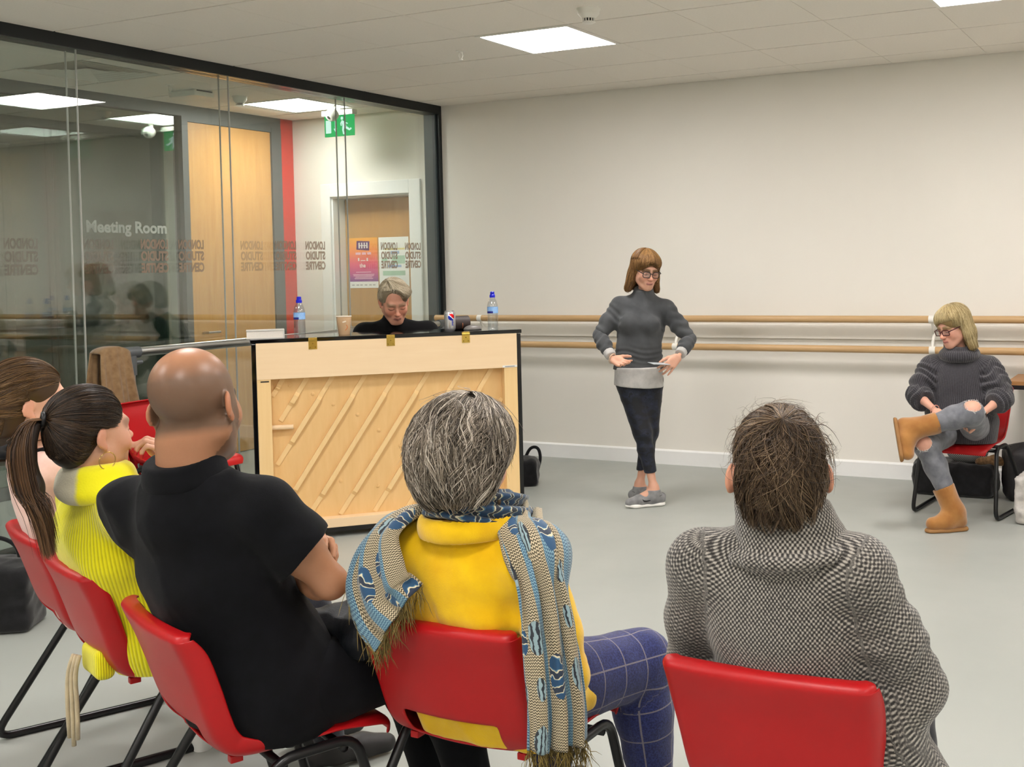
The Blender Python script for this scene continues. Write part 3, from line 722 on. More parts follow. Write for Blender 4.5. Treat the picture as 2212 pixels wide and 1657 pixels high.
def cloth_mat(name, col, col2=None, rough=.85, weave=0.0, ws=380.0, sheen=.25, var=.12, vs=30.0):
    t = NT(name); v = t.coord(); c2 = col2 or tuple(x * (1 - 2 * var) for x in col[:3]) + (1,)
    c = t.ramp(t.noise(v, vs, 4), [(.3, c2), (.7, col)]); nm = None
    if weave: nm = t.bump(t.math('ADD', t.noise(v, ws, 2), t.math('MULTIPLY', t.noise(v, 40, 3), 1.0)), weave, .002)
    return t.pbr(c, rough, 0, nm, spec=.2, sheen=sheen)
M['skin'] = skin_mat('skin')
SKIN = A((0.62, 0.36, 0.25)); 

# ------------------------------------------------------------------ hair: a soft volume with strands lying on it
def hair_mat(name, stops, rough=.42):
    t = NT(name); g = t.new('NewGeometry'); v = t.coord()
    r = t.math('ADD', t.math('MULTIPLY', g.outputs['Random Per Island'], .75), t.math('MULTIPLY', t.noise(v, 9, 3), .5)); r = t.math('SUBTRACT', r, .12)
    return t.pbr(t.ramp(r, stops), rough, 0, None, spec=.45)
def tubes(paths, rad0, rad1=None, n=3):
    """paths (S, K, 3) -> verts, quads of thin tapered strands (vectorised)"""
    S, K, _ = paths.shape; T = np.gradient(paths, axis=1); T /= np.maximum(np.linalg.norm(T, axis=2, keepdims=True), 1e-9)
    ref = np.where(np.abs(T[..., 2:3]) < .9, A((0, 0, 1.)), A((1., 0, 0))); U = np.cross(T, ref); U /= np.maximum(np.linalg.norm(U, axis=2, keepdims=True), 1e-9); Wv = np.cross(T, U)
    r0 = np.broadcast_to(np.asarray(rad0, float), (S,)); prof = np.clip(1.15 - np.linspace(0, 1, K) ** 3, .12, 1) * np.clip(np.linspace(0, 1, K) * 6 + .4, 0, 1)
    R = r0[:, None] * prof[None]; ang = 2 * PI * np.arange(n) / n
    Vt = paths[:, :, None] + R[:, :, None, None] * (np.cos(ang)[None, None, :, None] * U[:, :, None] + np.sin(ang)[None, None, :, None] * Wv[:, :, None])
    i = np.arange(S)[:, None, None] * K * n + np.arange(K - 1)[None, :, None] * n; k = np.arange(n)[None, None]; k2 = (k + 1) % n
    Q = np.stack([i + k, i + k2, i + n + k2, i + n + k], -1).reshape(-1, 4)
    return Vt.reshape(-1, 3), Q
_SR = {}
def _surf(ops, c, D, r0=.02, r1=.3):
    lo = np.full(len(D), r0); hi = np.full(len(D), r1); found = np.zeros(len(D), bool)
    for t in np.linspace(r1, r0, 24):
        ins = ev(ops, c + D * t) < 0; new = ins & ~found; lo[new] = t; hi[new] = t + (r1 - r0) / 23; found |= ins
    for _ in range(6):
        m = (lo + hi) / 2; ins = ev(ops, c + D * m[:, None]) < 0; lo = np.where(ins, m, lo); hi = np.where(ins, hi, m)
    return lo
def surf_r(ops, c, D):
    """distance along unit directions D from c to the outside of the volume (table of directions, interpolated)"""
    key = (id(ops), tuple(np.round(c, 5)))
    if key not in _SR:
        th = np.linspace(0, PI, 61); ph = np.linspace(-PI, PI, 121); T_, F_ = np.meshgrid(th, ph, indexing='ij')
        _SR[key] = (_surf(ops, c, np.stack([np.sin(T_) * np.cos(F_), np.sin(T_) * np.sin(F_), np.cos(T_)], -1).reshape(-1, 3)).reshape(61, 121), ops)
    G = _SR[key][0]; t = np.arccos(np.clip(D[:, 2], -1, 1)) / PI * 60; f = (np.arctan2(D[:, 1], D[:, 0]) + PI) / (2 * PI) * 120
    i = np.clip(t.astype(int), 0, 59); j = np.clip(f.astype(int), 0, 119); u = t - i; v = f - j
    return G[i, j] * (1 - u) * (1 - v) + G[i + 1, j] * u * (1 - v) + G[i, j + 1] * (1 - u) * v + G[i + 1, j + 1] * u * v
def strands_polar(ops, c, pole, n, th0, th1, phi, K=9, lift=(.0, .006), wav=.03, drift=.15, seed=1, tip=.0, ref=(0, 1, 0), thfun=None, clump=0, cw=.10):
    """strands that run away from a pole over a star-shaped volume; th0/th1/phi = (lo, hi) ranges in degrees"""
    r = np.random.default_rng(seed); pole = unit(pole); x = unit(A(ref, float) - pole * (A(ref, float) @ pole)); y = np.cross(pole, x)
    ph = rad(1) * r.uniform(phi[0], phi[1], n); a = rad(1) * r.uniform(th0[0], th0[1], n); b = a + rad(1) * r.uniform(th1[0], th1[1], n)
    if clump:
        ix = r.integers(0, clump, n); pc_ = rad(1) * r.uniform(phi[0], phi[1], clump); ac_ = rad(1) * r.uniform(th0[0], th0[1], clump); dc_ = rad(1) * r.uniform(th1[0], th1[1], clump)
        ph = pc_[ix] + cw * r.normal(size=n); a = ac_[ix] + rad(9) * r.normal(size=n); b = a + dc_[ix] + rad(4) * r.normal(size=n)
    if thfun is not None: b = np.minimum(b, thfun(ph) * PI / 180)
    a = np.minimum(a, b - .1)
    s = np.linspace(0, 1, K); th = a[:, None] + (b - a)[:, None] * s
    if clump:
        wc_ = r.normal(size=clump) * drift; ph0 = (pc_[ix])[:, None]; phs = ph0 + (ph - pc_[ix])[:, None] * (1 - .65 * s) + wc_[ix][:, None] * s + wav * np.sin(s * r.uniform(3, 8, (clump, 1))[ix] + r.uniform(0, 6.3, (clump, 1))[ix])
    else: phs = ph[:, None] + drift * r.normal(size=(n, 1)) * s + wav * np.sin(s * r.uniform(3, 8, (n, 1)) + r.uniform(0, 6.3, (n, 1)))
    D = (np.cos(th)[..., None] * pole + np.sin(th)[..., None] * (np.cos(phs)[..., None] * x + np.sin(phs)[..., None] * y)).reshape(-1, 3)
    R = surf_r(ops, A(c, float), D).reshape(n, K); L = (r.uniform(lift[0], lift[1], (clump, 1))[ix] + r.uniform(0, .003, (n, 1)) if clump else r.uniform(lift[0], lift[1], (n, 1))) + tip * s[None] ** 2 * r.uniform(0, 1, (n, 1))
    return A(c, float) + D.reshape(n, K, 3) * (R + L)[..., None]
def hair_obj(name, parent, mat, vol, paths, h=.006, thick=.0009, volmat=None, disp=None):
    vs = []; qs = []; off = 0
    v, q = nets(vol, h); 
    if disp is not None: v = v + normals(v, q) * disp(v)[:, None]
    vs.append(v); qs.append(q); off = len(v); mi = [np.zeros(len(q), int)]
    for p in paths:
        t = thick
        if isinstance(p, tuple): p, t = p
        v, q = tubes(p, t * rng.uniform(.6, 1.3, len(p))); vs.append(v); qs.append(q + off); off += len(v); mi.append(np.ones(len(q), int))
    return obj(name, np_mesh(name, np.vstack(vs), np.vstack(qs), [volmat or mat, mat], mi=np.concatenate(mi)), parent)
# ------------------------------------------------------------------ red shell chairs on black sled frames
M['red_poly'] = plain('red_polypropylene', srgb(178, 18, 23), .38, var=.05, vs=6, bump=.06, bs=900, spec=.45)
M['frame_black'] = plain('black_enamel_tube', srgb(16, 16, 18), .3, .0, var=.05)
PROF = spline([(.222, .372), (.216, .398), (.185, .414), (.10, .418), (0, .408), (-.10, .402), (-.165, .412), (-.204, .45), (-.226, .50), (-.245, .56), (-.268, .635), (-.290, .69), (-.295, .712), (-.282, .724), (-.262, .724)], 46)
def _width(s): return np.interp(s, [0, .08, .3, .45, .55, .7, .85, .93, .97, 1], [.185, .205, .218, .212, .205, .212, .222, .221, .214, .19])
def shell_mesh():
    nu, nv = 33, len(PROF); tn = np.gradient(PROF, axis=0); tn /= np.linalg.norm(tn, axis=1)[:, None]; nr = np.stack([tn[:, 1], -tn[:, 0]], 1)   # towards the sitter
    nr[-7:] = nr[-8]
    sg = np.concatenate([[0], np.cumsum(np.linalg.norm(np.diff(PROF, axis=0), axis=1))]); sg /= sg[-1]; pts = []
    for j in range(nv):
        w = _width(sg[j])
        lift = np.interp(sg[j], [0, .12, .3, .5, .88, .95, 1], [-.014, -.012, .006, .05, .05, .034, .012])
        dish = np.interp(sg[j], [0, .15, .3, .5, .75, 1], [0, .004, .01, .012, .016, .012])
        for i in range(nu):
            u = -1 + 2 * i / (nu - 1); a = abs(u); t = max(0, (a - .78) / .22)
            x = w * ((.86 * a / .78) if a <= .78 else .86 + .14 * math.sin(t * PI / 2)); f = dish * min(a / .78, 1) ** 2 + lift * (1 - math.cos(t * PI / 2))
            pts.append((math.copysign(x, u), PROF[j][0] + nr[j][0] * f, PROF[j][1] + nr[j][1] * f))
    m = MB(); fs = []
    for j in range(nv - 1):
        zc = (PROF[j][1] + PROF[j + 1][1]) / 2
        for i in range(nu - 1):
            uc = abs(-1 + 2 * (i + .5) / (nu - 1))
            if PROF[j][0] < -.175 and .418 < zc < .487 and uc < .56: continue
            fs.append((j * nu + i, j * nu + i + 1, (j + 1) * nu + i + 1, (j + 1) * nu + i))
    m.add(pts, fs); return m.mesh('seat_shell', M['red_poly'], smooth=True)
SHELL = shell_mesh()
def loop_mesh(s):
    m = MB(); P = [(s * .246, .215, .0125), (s * .225, .115, .385), (s * .225, .09, .40), (s * .225, -.06, .40), (s * .225, -.085, .385), (s * .268, -.325, .0125)]
    def rc(a, b, c, r, n=5):
        a, b, c = Vector(a), Vector(b), Vector(c); p = b + (a - b).normalized() * r; q = b + (c - b).normalized() * r
        return [(1 - t) ** 2 * p + 2 * t * (1 - t) * b + t * t * q for t in [k / n for k in range(n + 1)]]
    n = len(P); pts = []
    Q = [P[0], (s * .225, .112, .402), (s * .225, -.075, .402), P[5]]
    for i in range(4): pts += rc(Q[i - 1], Q[i], Q[(i + 1) % 4], .045 if i in (1, 2) else .06)
    m.tube(pts, .0122, 10, closed=True); return m.mesh('side_frame', M['frame_black'], smooth=True)
LOOPS = [loop_mesh(s) for s in (-1, 1)]
def _cross():
    m = MB(); m.tube([(-.225, 0, 0), (.225, 0, 0)], .0105, 8); return m.mesh('cross_tube', M['frame_black'], smooth=True)
CROSS = _cross()
def _boss():
    m = MB(); m.box((-.011, -.014, -.008), (.011, .014, .008), bev=.003); return m.mesh('socket', M['red_poly'])
BOSS = _boss()
CHAIRS = {}
def chair(key, label, x, y, yaw, z=0.0, group='red moulded chairs on black sled frames'):
    t = thing('stacking_chair', label, 'chair', (x, y, z), rad(yaw), group)
    s = obj('seat_shell', SHELL, t)
    md = s.modifiers.new('thick', 'SOLIDIFY'); md.thickness = .0065; md.offset = -1; md = s.modifiers.new('round', 'SUBSURF'); md.levels = 1; md.render_levels = 1
    for l in LOOPS: obj('side_frame', l, t)
    for yy in (.085, -.06): obj('cross_tube', CROSS, t, (0, yy, .383))
    for sx in (-1, 1): obj('socket', BOSS, t, (sx * .15, -.14, .405))
    CHAIRS[key] = t; return t
chair('sweater', 'red chair nearest the right, holding the person in the grey knit', -.76, 2.25, 0)
chair('grey', 'red chair in the front middle, holding the person with the scarf', -1.53, 2.25, -1)
chair('bald', 'red chair under the shaven-headed person in the black polo', -2.06, 2.03, -24)
chair('pony', 'red chair under the person in the bright yellow ribbed jumper', -2.70, 2.284, -23)
chair('pink', 'red chair at the left edge under the person in pale pink', -3.157, 2.487, -24)
chair('blond', 'red chair against the back wall holding the person in suede boots', -1.285, 6.74, 172)
chair('stack_low', 'lower of two stacked empty red chairs in front of the glass', -4.92, 4.30, -90)
chair('stack_high', 'upper of two stacked empty red chairs in front of the glass', -4.92, 4.30, -90, .095)

# ------------------------------------------------------------------ upright piano seen from behind
M['piano_black'] = plain('black_polyester', srgb(10, 9, 10), .06, var=.05, spec=.6)
M['maple'] = wood('pale_maple', srgb(232, 202, 160), srgb(240, 214, 176), (.25, 4, 4), .5, 5.0)
M['spruce'] = wood('spruce_board', srgb(222, 180, 118), srgb(234, 196, 138), (3.0, 3.0, .5), .5, 6.0)
M['post_wood'] = wood('spruce_post', srgb(232, 196, 136), srgb(240, 208, 154), (5, 5, .3), .5, 5.0)
M['brass'] = plain('brass', srgb(212, 180, 90), .25, 1.0, var=.06)
PN = thing('upright_piano', 'black upright piano turned with its pale wooden back to the room', 'piano', (-4.186, 5.111, 0), rad(45.24))
HW = .748; HT = 1.128
m = MB(); m.box((-HW, 0, .03), (-HW + .024, .30, HT - .025), bev=.003); m.build('side_panel', M['piano_black'], PN)
m = MB(); m.box((HW - .024, 0, .03), (HW, .30, HT - .025), bev=.003); m.build('side_panel', M['piano_black'], PN)
m = MB(); m.box((-HW - .006, -.002, HT - .022), (HW + .006, .375, HT), bev=.004); m.build('lid', M['piano_black'], PN)
m = MB(); m.box((-HW + .024, .27, .1), (HW - .024, .30, HT - .03)); m.box((-HW, .30, .58), (HW, .36, HT - .022), bev=.004); m.build('front_panel', M['piano_black'], PN)
m = MB(); m.box((-HW - .004, .30, .60), (HW + .004, .60, .68), bev=.006); m.build('key_bed', M['piano_black'], PN)
for s in (-1, 1):
    m = MB(); m.box((s * (HW - .03) - .025, .30, .66), (s * (HW - .03) + .025, .58, .80), bev=.012); m.build('cheek', M['piano_black'], PN)
    m = MB(); m.tube([(s * (HW - .05), .54, .61), (s * (HW - .05), .55, .3), (s * (HW - .05), .55, .05)], [.03, .034, .026], 12); m.build('leg', M['piano_black'], PN, auto=40)
    m = MB(); m.box((s * (HW - .05) - .035, .25, .03), (s * (HW - .05) + .035, .6, .09), bev=.008); m.build('toe_block', M['piano_black'], PN)
m = MB(); m.box((-.62, .40, .68), (.62, .56, .70)); m.build('key_row', plain('ivory_keys', srgb(240, 238, 230), .25), PN)
m = MB()
for k in range(52):
    if k % 7 in (0, 1, 3, 4, 5): x = -.62 + (k + 1) * 1.24 / 52; m.box((x - .006, .40, .70), (x + .006, .49, .712))
o = m.build('black_keys', M['piano_black'], PN); o['kind'] = 'stuff'
m = MB(); m.box((-HW + .024, .0, .03), (HW - .024, .26, .055)); m.build('bottom_board', M['piano_black'], PN)
m = MB(); m.box((-.724, -.001, .905), (.724, .1, HT - .022), bev=.002); m.build('top_plank', M['maple'], PN)
m = MB(); m.box((-.724, -.001, .055), (.724, .09, .105), bev=.002); m.build('bottom_plank', M['maple'], PN)
m = MB(); m.box((-.724, .002, .105), (-.652, .09, .905), bev=.002); m.build('back_post', M['post_wood'], PN)
m = MB(); m.box((.646, .002, .105), (.724, .09, .905), bev=.002); m.build('back_post', M['post_wood'], PN)
m = MB(); m.box((-.652, .075, .105), (.646, .088, .905)); m.build('soundboard', M['spruce'], PN)
RIBS = [((-.586, .9), (-.645, .805)), ((-.458, .9), (-.606, .664)), ((-.32, .9), (-.63, .42)), ((-.141, .9), (-.62, .15)), ((.036, .9), (-.475, .112)), ((.217, .9), (-.3, .112)), ((.406, .9), (-.11, .112)), ((.585, .9), (.07, .112)), ((.64, .72), (.25, .112)), ((.64, .45), (.42, .112))]
for (x1, z1), (x0, z0) in RIBS:
    L = math.hypot(x1 - x0, z1 - z0); ux, uz = (x1 - x0) / L, (z1 - z0) / L; m = MB(); w = .0125; pts = []
    e = min(.13, L * .35)
    for d, hgt in ((0, .006), (e, .008), (e + .02, .024), (L - e - .02, .024), (L - e, .008), (L, .006)):
        for sx, yy in ((-w, .0755), (w, .0755), (w, .0755 - hgt), (-w, .0755 - hgt)): pts.append((x0 + ux * d + uz * sx, yy, z0 + uz * d - ux * sx))
    fs = [(0, 1, 2, 3), (20, 23, 22, 21)]
    for j in range(5):
        for k in range(4): fs.append((j * 4 + k, j * 4 + (k + 1) % 4, j * 4 + 4 + (k + 1) % 4, j * 4 + 4 + k))
    m.add(pts, fs); m.build('rib', M['post_wood'], PN)
for (x, z) in [(-.552, .86), (-.431, .804), (-.322, .739), (-.191, .672), (-.075, .576), (.042, .478), (-.293, .3), (-.088, .256), (.16, .38), (.28, .27)]:
    m = MB(); m.lathe([(.011, 0), (.011, .004), (.008, .006)], 14); m.lathe([(.004, .006), (.0035, .010)], 8); m.xf(Matrix.Translation((x, .0755, z)) @ Matrix.Rotation(PI / 2, 4, 'X')); m.build('screw_button', M['spruce'], PN, auto=40)
m = MB(); m.tube([(-.652, .045, .633), (-.54, .045, .631)], .0135, 14); m.build('dowel', M['maple'], PN, auto=40)
for x in (-.426, -.003, .424):
    m = MB(); m.box((x - .023, -.004, 1.062), (x + .023, -.001, 1.108), bev=.001); m.tube([(x - .023, -.004, 1.113), (x + .023, -.004, 1.113)], .006, 10); m.box((x - .023, -.006, 1.113), (x + .023, -.002, 1.126), bev=.001); h = m.build('hinge', M['brass'], PN)
    for dx, dz in ((-.014, -.04), (.014, -.04), (0, -.02)):
        q = MB(); q.lathe([(.0036, 0), (.003, .0012)], 10); q.xf(Matrix.Translation((x + dx, -.004, 1.113 + dz)) @ Matrix.Rotation(PI / 2, 4, 'X')); q.build('screw', plain('screw_brass', srgb(150, 124, 60), .35, 1.0), h)
m = MB(); m.box((.636, -.0022, .906), (.722, -.001, .918)); st = m.build('sticker', plain('sticker_white', srgb(232, 232, 228), .5), PN)
m = MB(); m.box((.65, -.003, .909), (.708, -.0021, .914)); m.build('print', plain('sticker_grey', srgb(140, 140, 140), .5), st)
m = MB(); m.box((-.705, .0005, .89), (-.661, .003, .897)); m.build('slot', M['black'], PN)
for x in (-.69, .70):
    m = MB(); m.box((x - .035, -.03, .05), (x + .035, .03, .07), bev=.003); m.tube([(x - .018, -.005, .027), (x + .018, -.005, .027)], .027, 16); m.build('caster', M['black'], PN, auto=40)
for x in (-.7, .7):
    m = MB(); m.tube([(x - .015, .5, .018), (x + .015, .5, .018)], .018, 12); m.build('caster', M['black'], PN, auto=40)
for x in (-.08, .08):
    m = MB(); m.tube(smooth_path([(x, .27, .07), (x, .36, .06), (x, .42, .045)], 1), .012, 8, flat=1.0); m.build('pedal', M['brass'], PN, auto=40)
def pw(x, y, z=HT):   # piano space -> world
    c, s = math.cos(rad(45.24)), math.sin(rad(45.24)); return (-4.186 + x * c - y * s, 5.111 + x * s + y * c, z)
# piano bench
t = thing('piano_bench', 'black padded piano bench behind the upright piano', 'bench', pw(-.1, 1.02, 0), rad(45.24))
m = MB(); m.box((-.36, -.17, .44), (.36, .17, .50), bev=.02); m.build('cushion', plain('black_vinyl', srgb(22, 22, 24), .5), t)
m = MB(); m.box((-.35, -.16, .38), (.35, .16, .44), bev=.004); m.build('apron', M['piano_black'], t)
for sx in (-1, 1):
    for sy in (-1, 1): m = MB(); m.tube([(sx * .31, sy * .12, .38), (sx * .32, sy * .13, 0)], [.026, .018], 10); m.build('leg', M['piano_black'], t, auto=40)

# ------------------------------------------------------------------ things on the piano
t = thing('book', 'thick closed book lying on the left end of the piano lid', 'book', pw(-.672, .13), rad(45.24))
m = MB(); m.box((-.098, -.066, .004), (.092, .066, .042)); m.build('pages', plain('book_pages', srgb(232, 226, 216), .8, var=.04, vs=200), t)
m = MB(); m.box((-.1, -.07, 0), (.1, .07, .004)); m.box((-.1, -.07, .042), (.1, .07, .046)); m.box((.092, -.07, .004), (.1, .07, .042)); m.build('cover', plain('book_cover', srgb(206, 204, 198), .4), t)
M['pet'] = pane_glass('clear_plastic', (.90, .92, .94, 1), 1.45, .06); M['cap_blue'] = plain('blue_cap', srgb(20, 24, 190), .35)
def bottle(label, x, y):
    t = thing('water_bottle', label, 'bottle', pw(x, y), rad(45.24 - 12), 'small blue-capped water bottles')
    prof = [(.028, 0), (.031, .004)]
    for k in range(7): z = .012 + k * .0125; prof += [(.0315, z), (.0292, z + .006)]
    prof += [(.0315, .1), (.0315, .138), (.0305, .146), (.024, .172), (.016, .186), (.0135, .19), (.0135, .2)]
    m = MB(); m.lathe(prof, 28, cap=False); m.lathe([(.028, 0), (.001, .003)], 28, cap=False); m.build('body', M['pet'], t, smooth=True)
    m = MB(); m.lathe([(.0295, .003), (.03, .012), (.03, .092), (.001, .0925)], 24, cap=True); m.build('water', pane_glass('water', (.97, .99, 1, 1), 1.15), t, auto=40)
    nt = NT('bottle_label'); v = nt.coord(); zz = nt.sep(v)[2]; xx = nt.sep(v)[0]
    band = nt.math('MULTIPLY', nt.math('LESS_THAN', zz, .112), nt.math('LESS_THAN', xx, .002))
    m = MB(); m.lathe([(.0319, .1), (.0319, .137)], 28, cap=False); m.build('label', nt.pbr(nt.mix(band, nt.ramp(nt.noise(v, 60, 2), [(.35, srgb(122, 170, 226)), (.65, srgb(150, 190, 236))]), srgb(16, 30, 130)), .4), t, smooth=True)
    m = MB(); m.lathe([(.0165, .192), (.0165, .206), (.014, .209), (.0125, .211), (.0125, .224), (.010, .227)], 20); m.build('cap', M['cap_blue'], t, auto=35)
bottle('water bottle with blue cap standing at the left of the piano, beside the book', -.49, .085); bottle('water bottle with blue cap standing at the right end of the piano', .592, .035)
t = thing('paper_cup', 'tan paper cup standing on the piano left of the pianist', 'cup', pw(-.245, .17), rad(40))
m = MB(); m.lathe([(.0295, 0), (.031, .002), (.0425, .104), (.041, .104), (.0305, .004), (.0005, .004)], 28, cap=False); m.build('body', plain('kraft_paper', srgb(214, 178, 138), .7), t, auto=40)
m = MB(); m.tube([(.0425 * math.cos(2 * PI * k / 28), .0425 * math.sin(2 * PI * k / 28), .1045) for k in range(28)], .0022, 6, closed=True); m.build('rim', plain('cup_rim', srgb(238, 228, 210), .6), t, smooth=True)
def on_cup(a, z): r = .0306 + (.0425 - .0306) * z / .104 + .0006; return (r * math.cos(a), r * math.sin(a), z)
m = MB(); m.tube([on_cup(rad(-78 + 20 * math.sin(k * .3)), .025 + .0035 * k) for k in range(10)], .0018, 6, flat=.4); m.build('print', plain('cup_print', srgb(222, 128, 70), .6), t)
m = MB(); m.tube([on_cup(rad(-100 + 3.2 * k), .072 + .0006 * k) for k in range(10)], .004, 6, flat=.2); m.build('logo', plain('cup_logo', srgb(240, 225, 200), .6), t)
t = thing('drink_can', 'silver diet cola can with round red, white and blue emblem on the piano', 'can', pw(.35, .1), rad(0))
nt = NT('can_print'); v = nt.coord(); sx_, sy_, sz_ = nt.sep(v)
ang = nt.math('ARCTAN2', sy_, sx_); u = nt.math('MULTIPLY', nt.math('ADD', ang, rad(38)), .033); w_ = nt.math('SUBTRACT', sz_, .083)
rr = nt.math('SQRT', nt.math('ADD', nt.math('MULTIPLY', u, u), nt.math('MULTIPLY', w_, w_))); inside = nt.math('LESS_THAN', rr, .0195)
wob = nt.math('MULTIPLY', nt.math('SINE', nt.math('MULTIPLY', u, 130)), .004); hgt = nt.math('ADD', nt.math('ADD', w_, wob), nt.math('MULTIPLY', u, .5))
band = nt.ramp(nt.math('ADD', nt.math('MULTIPLY', hgt, 25), .5), [(0, srgb(20, 40, 150)), (.42, srgb(240, 240, 240)), (.56, srgb(214, 20, 30))], 'CONSTANT')
col = nt.mix(inside, srgb(196, 196, 198), band); b = nt.pbr(col, .25, .75)
m = MB(); m.lathe([(.024, 0), (.026, .002), (.032, .012), (.033, .018), (.033, .104), (.030, .112), (.0265, .118), (.027, .1205), (.0255, .1205), (.024, .117), (.001, .117)], 32); m.build('body', b, t, auto=30)
m = MB(); m.lathe([(.009, .1175), (.009, .1185)], 14); m.build('tab', M['chrome'], t)
letters = Matrix.Rotation(rad(-30), 4, 'Z') @ Matrix(((0, 0, 1, .0335), (1, 0, 0, 0), (0, 1, 0, .052), (0, 0, 0, 1)))
m4 = letters @ Matrix.Rotation(rad(90), 4, 'Z'); text_mesh('pepsi', .018, plain('can_blue', srgb(30, 50, 150), .4), 'lettering', t, m4, bold=.0004, extrude=.0003)
t = thing('spectacle_case', 'rounded grey case lying on the piano beside the cola can', 'case', pw(.49, .14), rad(50))
o_ = Ops(); o_.ell((0, 0, .0), (.055, .033, .03)); o_.cut((0, 0, 0), (0, 0, -1)); skin_shape('shell', o_, .003, plain('grey_case', srgb(112, 108, 104), .35), t)
t = thing('dog_lead', 'dark brown rolled leather strap with metal clip behind the cola can', 'strap', pw(.425, .2), rad(60))
m = MB(); m.tube([(-.05, 0, .042), (.05, 0, .042)], .042, 18); m.build('roll', plain('dark_leather', srgb(62, 52, 50), .55, var=.15), t, auto=40)
m = MB(); m.tube([(.0, -.03 - .011 * math.cos(k * .55), .03 + .02 * math.sin(k * .55)) for k in range(12)], .0035, 6, closed=True); m.build('clip', plain('copper_clip', srgb(170, 110, 80), .3, .8), t, smooth=True)

# ------------------------------------------------------------------ bags, cup, table, coat
M['bag_black'] = cloth_mat('black_nylon', srgb(24, 24, 27), srgb(10, 10, 12), .6, .5, 500)
def lump(name, label, cat, loc, rz, ops, mat, h=.012, seed=1, amp=.012, strap=None, freq=16):
    t = thing(name, label, cat, loc, rad(rz)); skin_shape('body', ops, h, mat, t, disp=lambda P: amp * fold_noise(P, seed, freq) * np.clip(P[:, 2] / .05, 0, 1))
    for i, (pts, r, fl) in enumerate(strap or []): m = MB(); m.tube(smooth_path(pts, 3), r, 8, flat=fl); m.build('strap', mat, t, smooth=True)
    return t
o_ = Ops(); o_.box((0, 0, .09), (.17, .09, .06), .03); o_.ell((.1, 0, .13), (.1, .09, .07), k=.04); o_.cut((0, 0, 0), (0, 0, -1))
lump('shoulder_bag', 'black bag with loop handle on the floor beyond the piano', 'bag', (-4.33, 6.5, 0), 30, o_, M['bag_black'], strap=[([(.1, .02, .16), (.14, .02, .25), (.2, .02, .25), (.215, .02, .16), (.18, .02, .07)], .011, .5)])
o_ = Ops(); o_.box((0, 0, .11), (.22, .11, .07), .04); o_.cut((0, 0, 0), (0, 0, -1))
lump('holdall', 'large black holdall on the floor under the chair by the wall', 'bag', (-1.44, 7.24, 0), 0, o_, M['bag_black'], seed=5, amp=.02)
o_ = Ops(); o_.ell((0, 0, .06), (.13, .09, .07)); o_.ell((-.05, -.03, .10), (.08, .06, .06), k=.04); o_.cut((0, 0, 0), (0, 0, -1))
nt = NT('woven_tweed'); v_ = nt.coord(); wv = nt.math('MULTIPLY', nt.math('SINE', nt.math('MULTIPLY', nt.sep(v_)[0], 500)), nt.math('SINE', nt.math('MULTIPLY', nt.sep(v_)[2], 500)))
lump('woven_scarf', 'grey and white woven scarf heaped on the holdall under the chair', 'scarf', (-1.36, 7.22, .205), 10, o_, nt.pbr(nt.ramp(nt.math('ADD', nt.math('MULTIPLY', wv, .5), .5), [(.3, srgb(60, 62, 66)), (.7, srgb(170, 170, 168))]), .9), h=.008, seed=31, amp=.010)
o_ = Ops(); o_.chain([(-.09, 0, .03), (.0, .01, .035), (.09, 0, .03)], [.026, .032, .026], k=.02)
lump('fur_trim', 'tan furry hood trim lying on the black holdall', 'trim', (-1.19, 7.17, .195), 4, o_, cloth_mat('tan_fur', srgb(150, 116, 78), srgb(96, 72, 48), .95, .8, 120, .4, vs=60), h=.006, seed=33, amp=.008, freq=50)
o_ = Ops(); o_.box((0, 0, .16), (.09, .07, .11), .05); o_.ell((0, 0, .28), (.12, .1, .08), k=.05); o_.cut((0, 0, 0), (0, 0, -1))
lump('backpack', 'black quilted backpack leaning by the back wall behind the pale tote', 'bag', (-1.0, 7.2, 0), 20, o_, plain('quilted_black', srgb(34, 32, 34), .6, var=.2, vs=50, bump=.8, bs=45), seed=8)
o_ = Ops(); o_.box((.03, 0, .14), (.17, .10, .11), .03); o_.ell((0.06, 0, .29), (.16, .07, .08), k=.06); o_.cut((0, 0, 0), (0, 0, -1))
lump('tote_bag', 'pale silver tote bag on the floor at the right edge', 'bag', (-.79, 6.58, 0), -8, o_, cloth_mat('silver_cloth', srgb(206, 202, 196), srgb(176, 172, 168), .45, .3), seed=11, amp=.018, strap=[([(-.1, -.06, .3), (-.1, -.12, .34), (0, -.14, .22), (.08, -.12, .12)], .012, .4)])
o_ = Ops(); o_.box((0, 0, .14), (.13, .09, .11), .03); o_.ell((0, 0, .25), (.13, .09, .06), k=.06); o_.cut((0, 0, 0), (0, 0, -1))
lump('handbag', 'black handbag on the floor at the left edge of the photo', 'bag', (-4.66, 3.08, 0), 35, o_, M['bag_black'], seed=14, amp=.012, strap=[([(-.09, .0, .29), (-.08, -.01, .36), (0, -.015, .40), (.08, -.01, .36), (.09, .0, .29)], .010, .5)])
t = thing('foam_cup', 'white cup standing on the floor under the chairs', 'cup', (-2.86, 2.53, 0))
m = MB(); m.lathe([(.027, 0), (.0285, .002), (.038, .092), (.0395, .094), (.0375, .095), (.0275, .004), (.0005, .004)], 28, cap=False); m.build('body', plain('white_cup', srgb(240, 240, 236), .6), t, auto=40)
m = MB(); m.tube([(.0385 * math.cos(2 * PI * k / 28), .0385 * math.sin(2 * PI * k / 28), .094) for k in range(28)], .0022, 6, closed=True); m.build('rim', plain('white_rim', srgb(244, 244, 240), .5), t, smooth=True)
t = thing('side_table', 'table with black edge against the back wall at the right', 'table', (-.35, 7.31, 0))
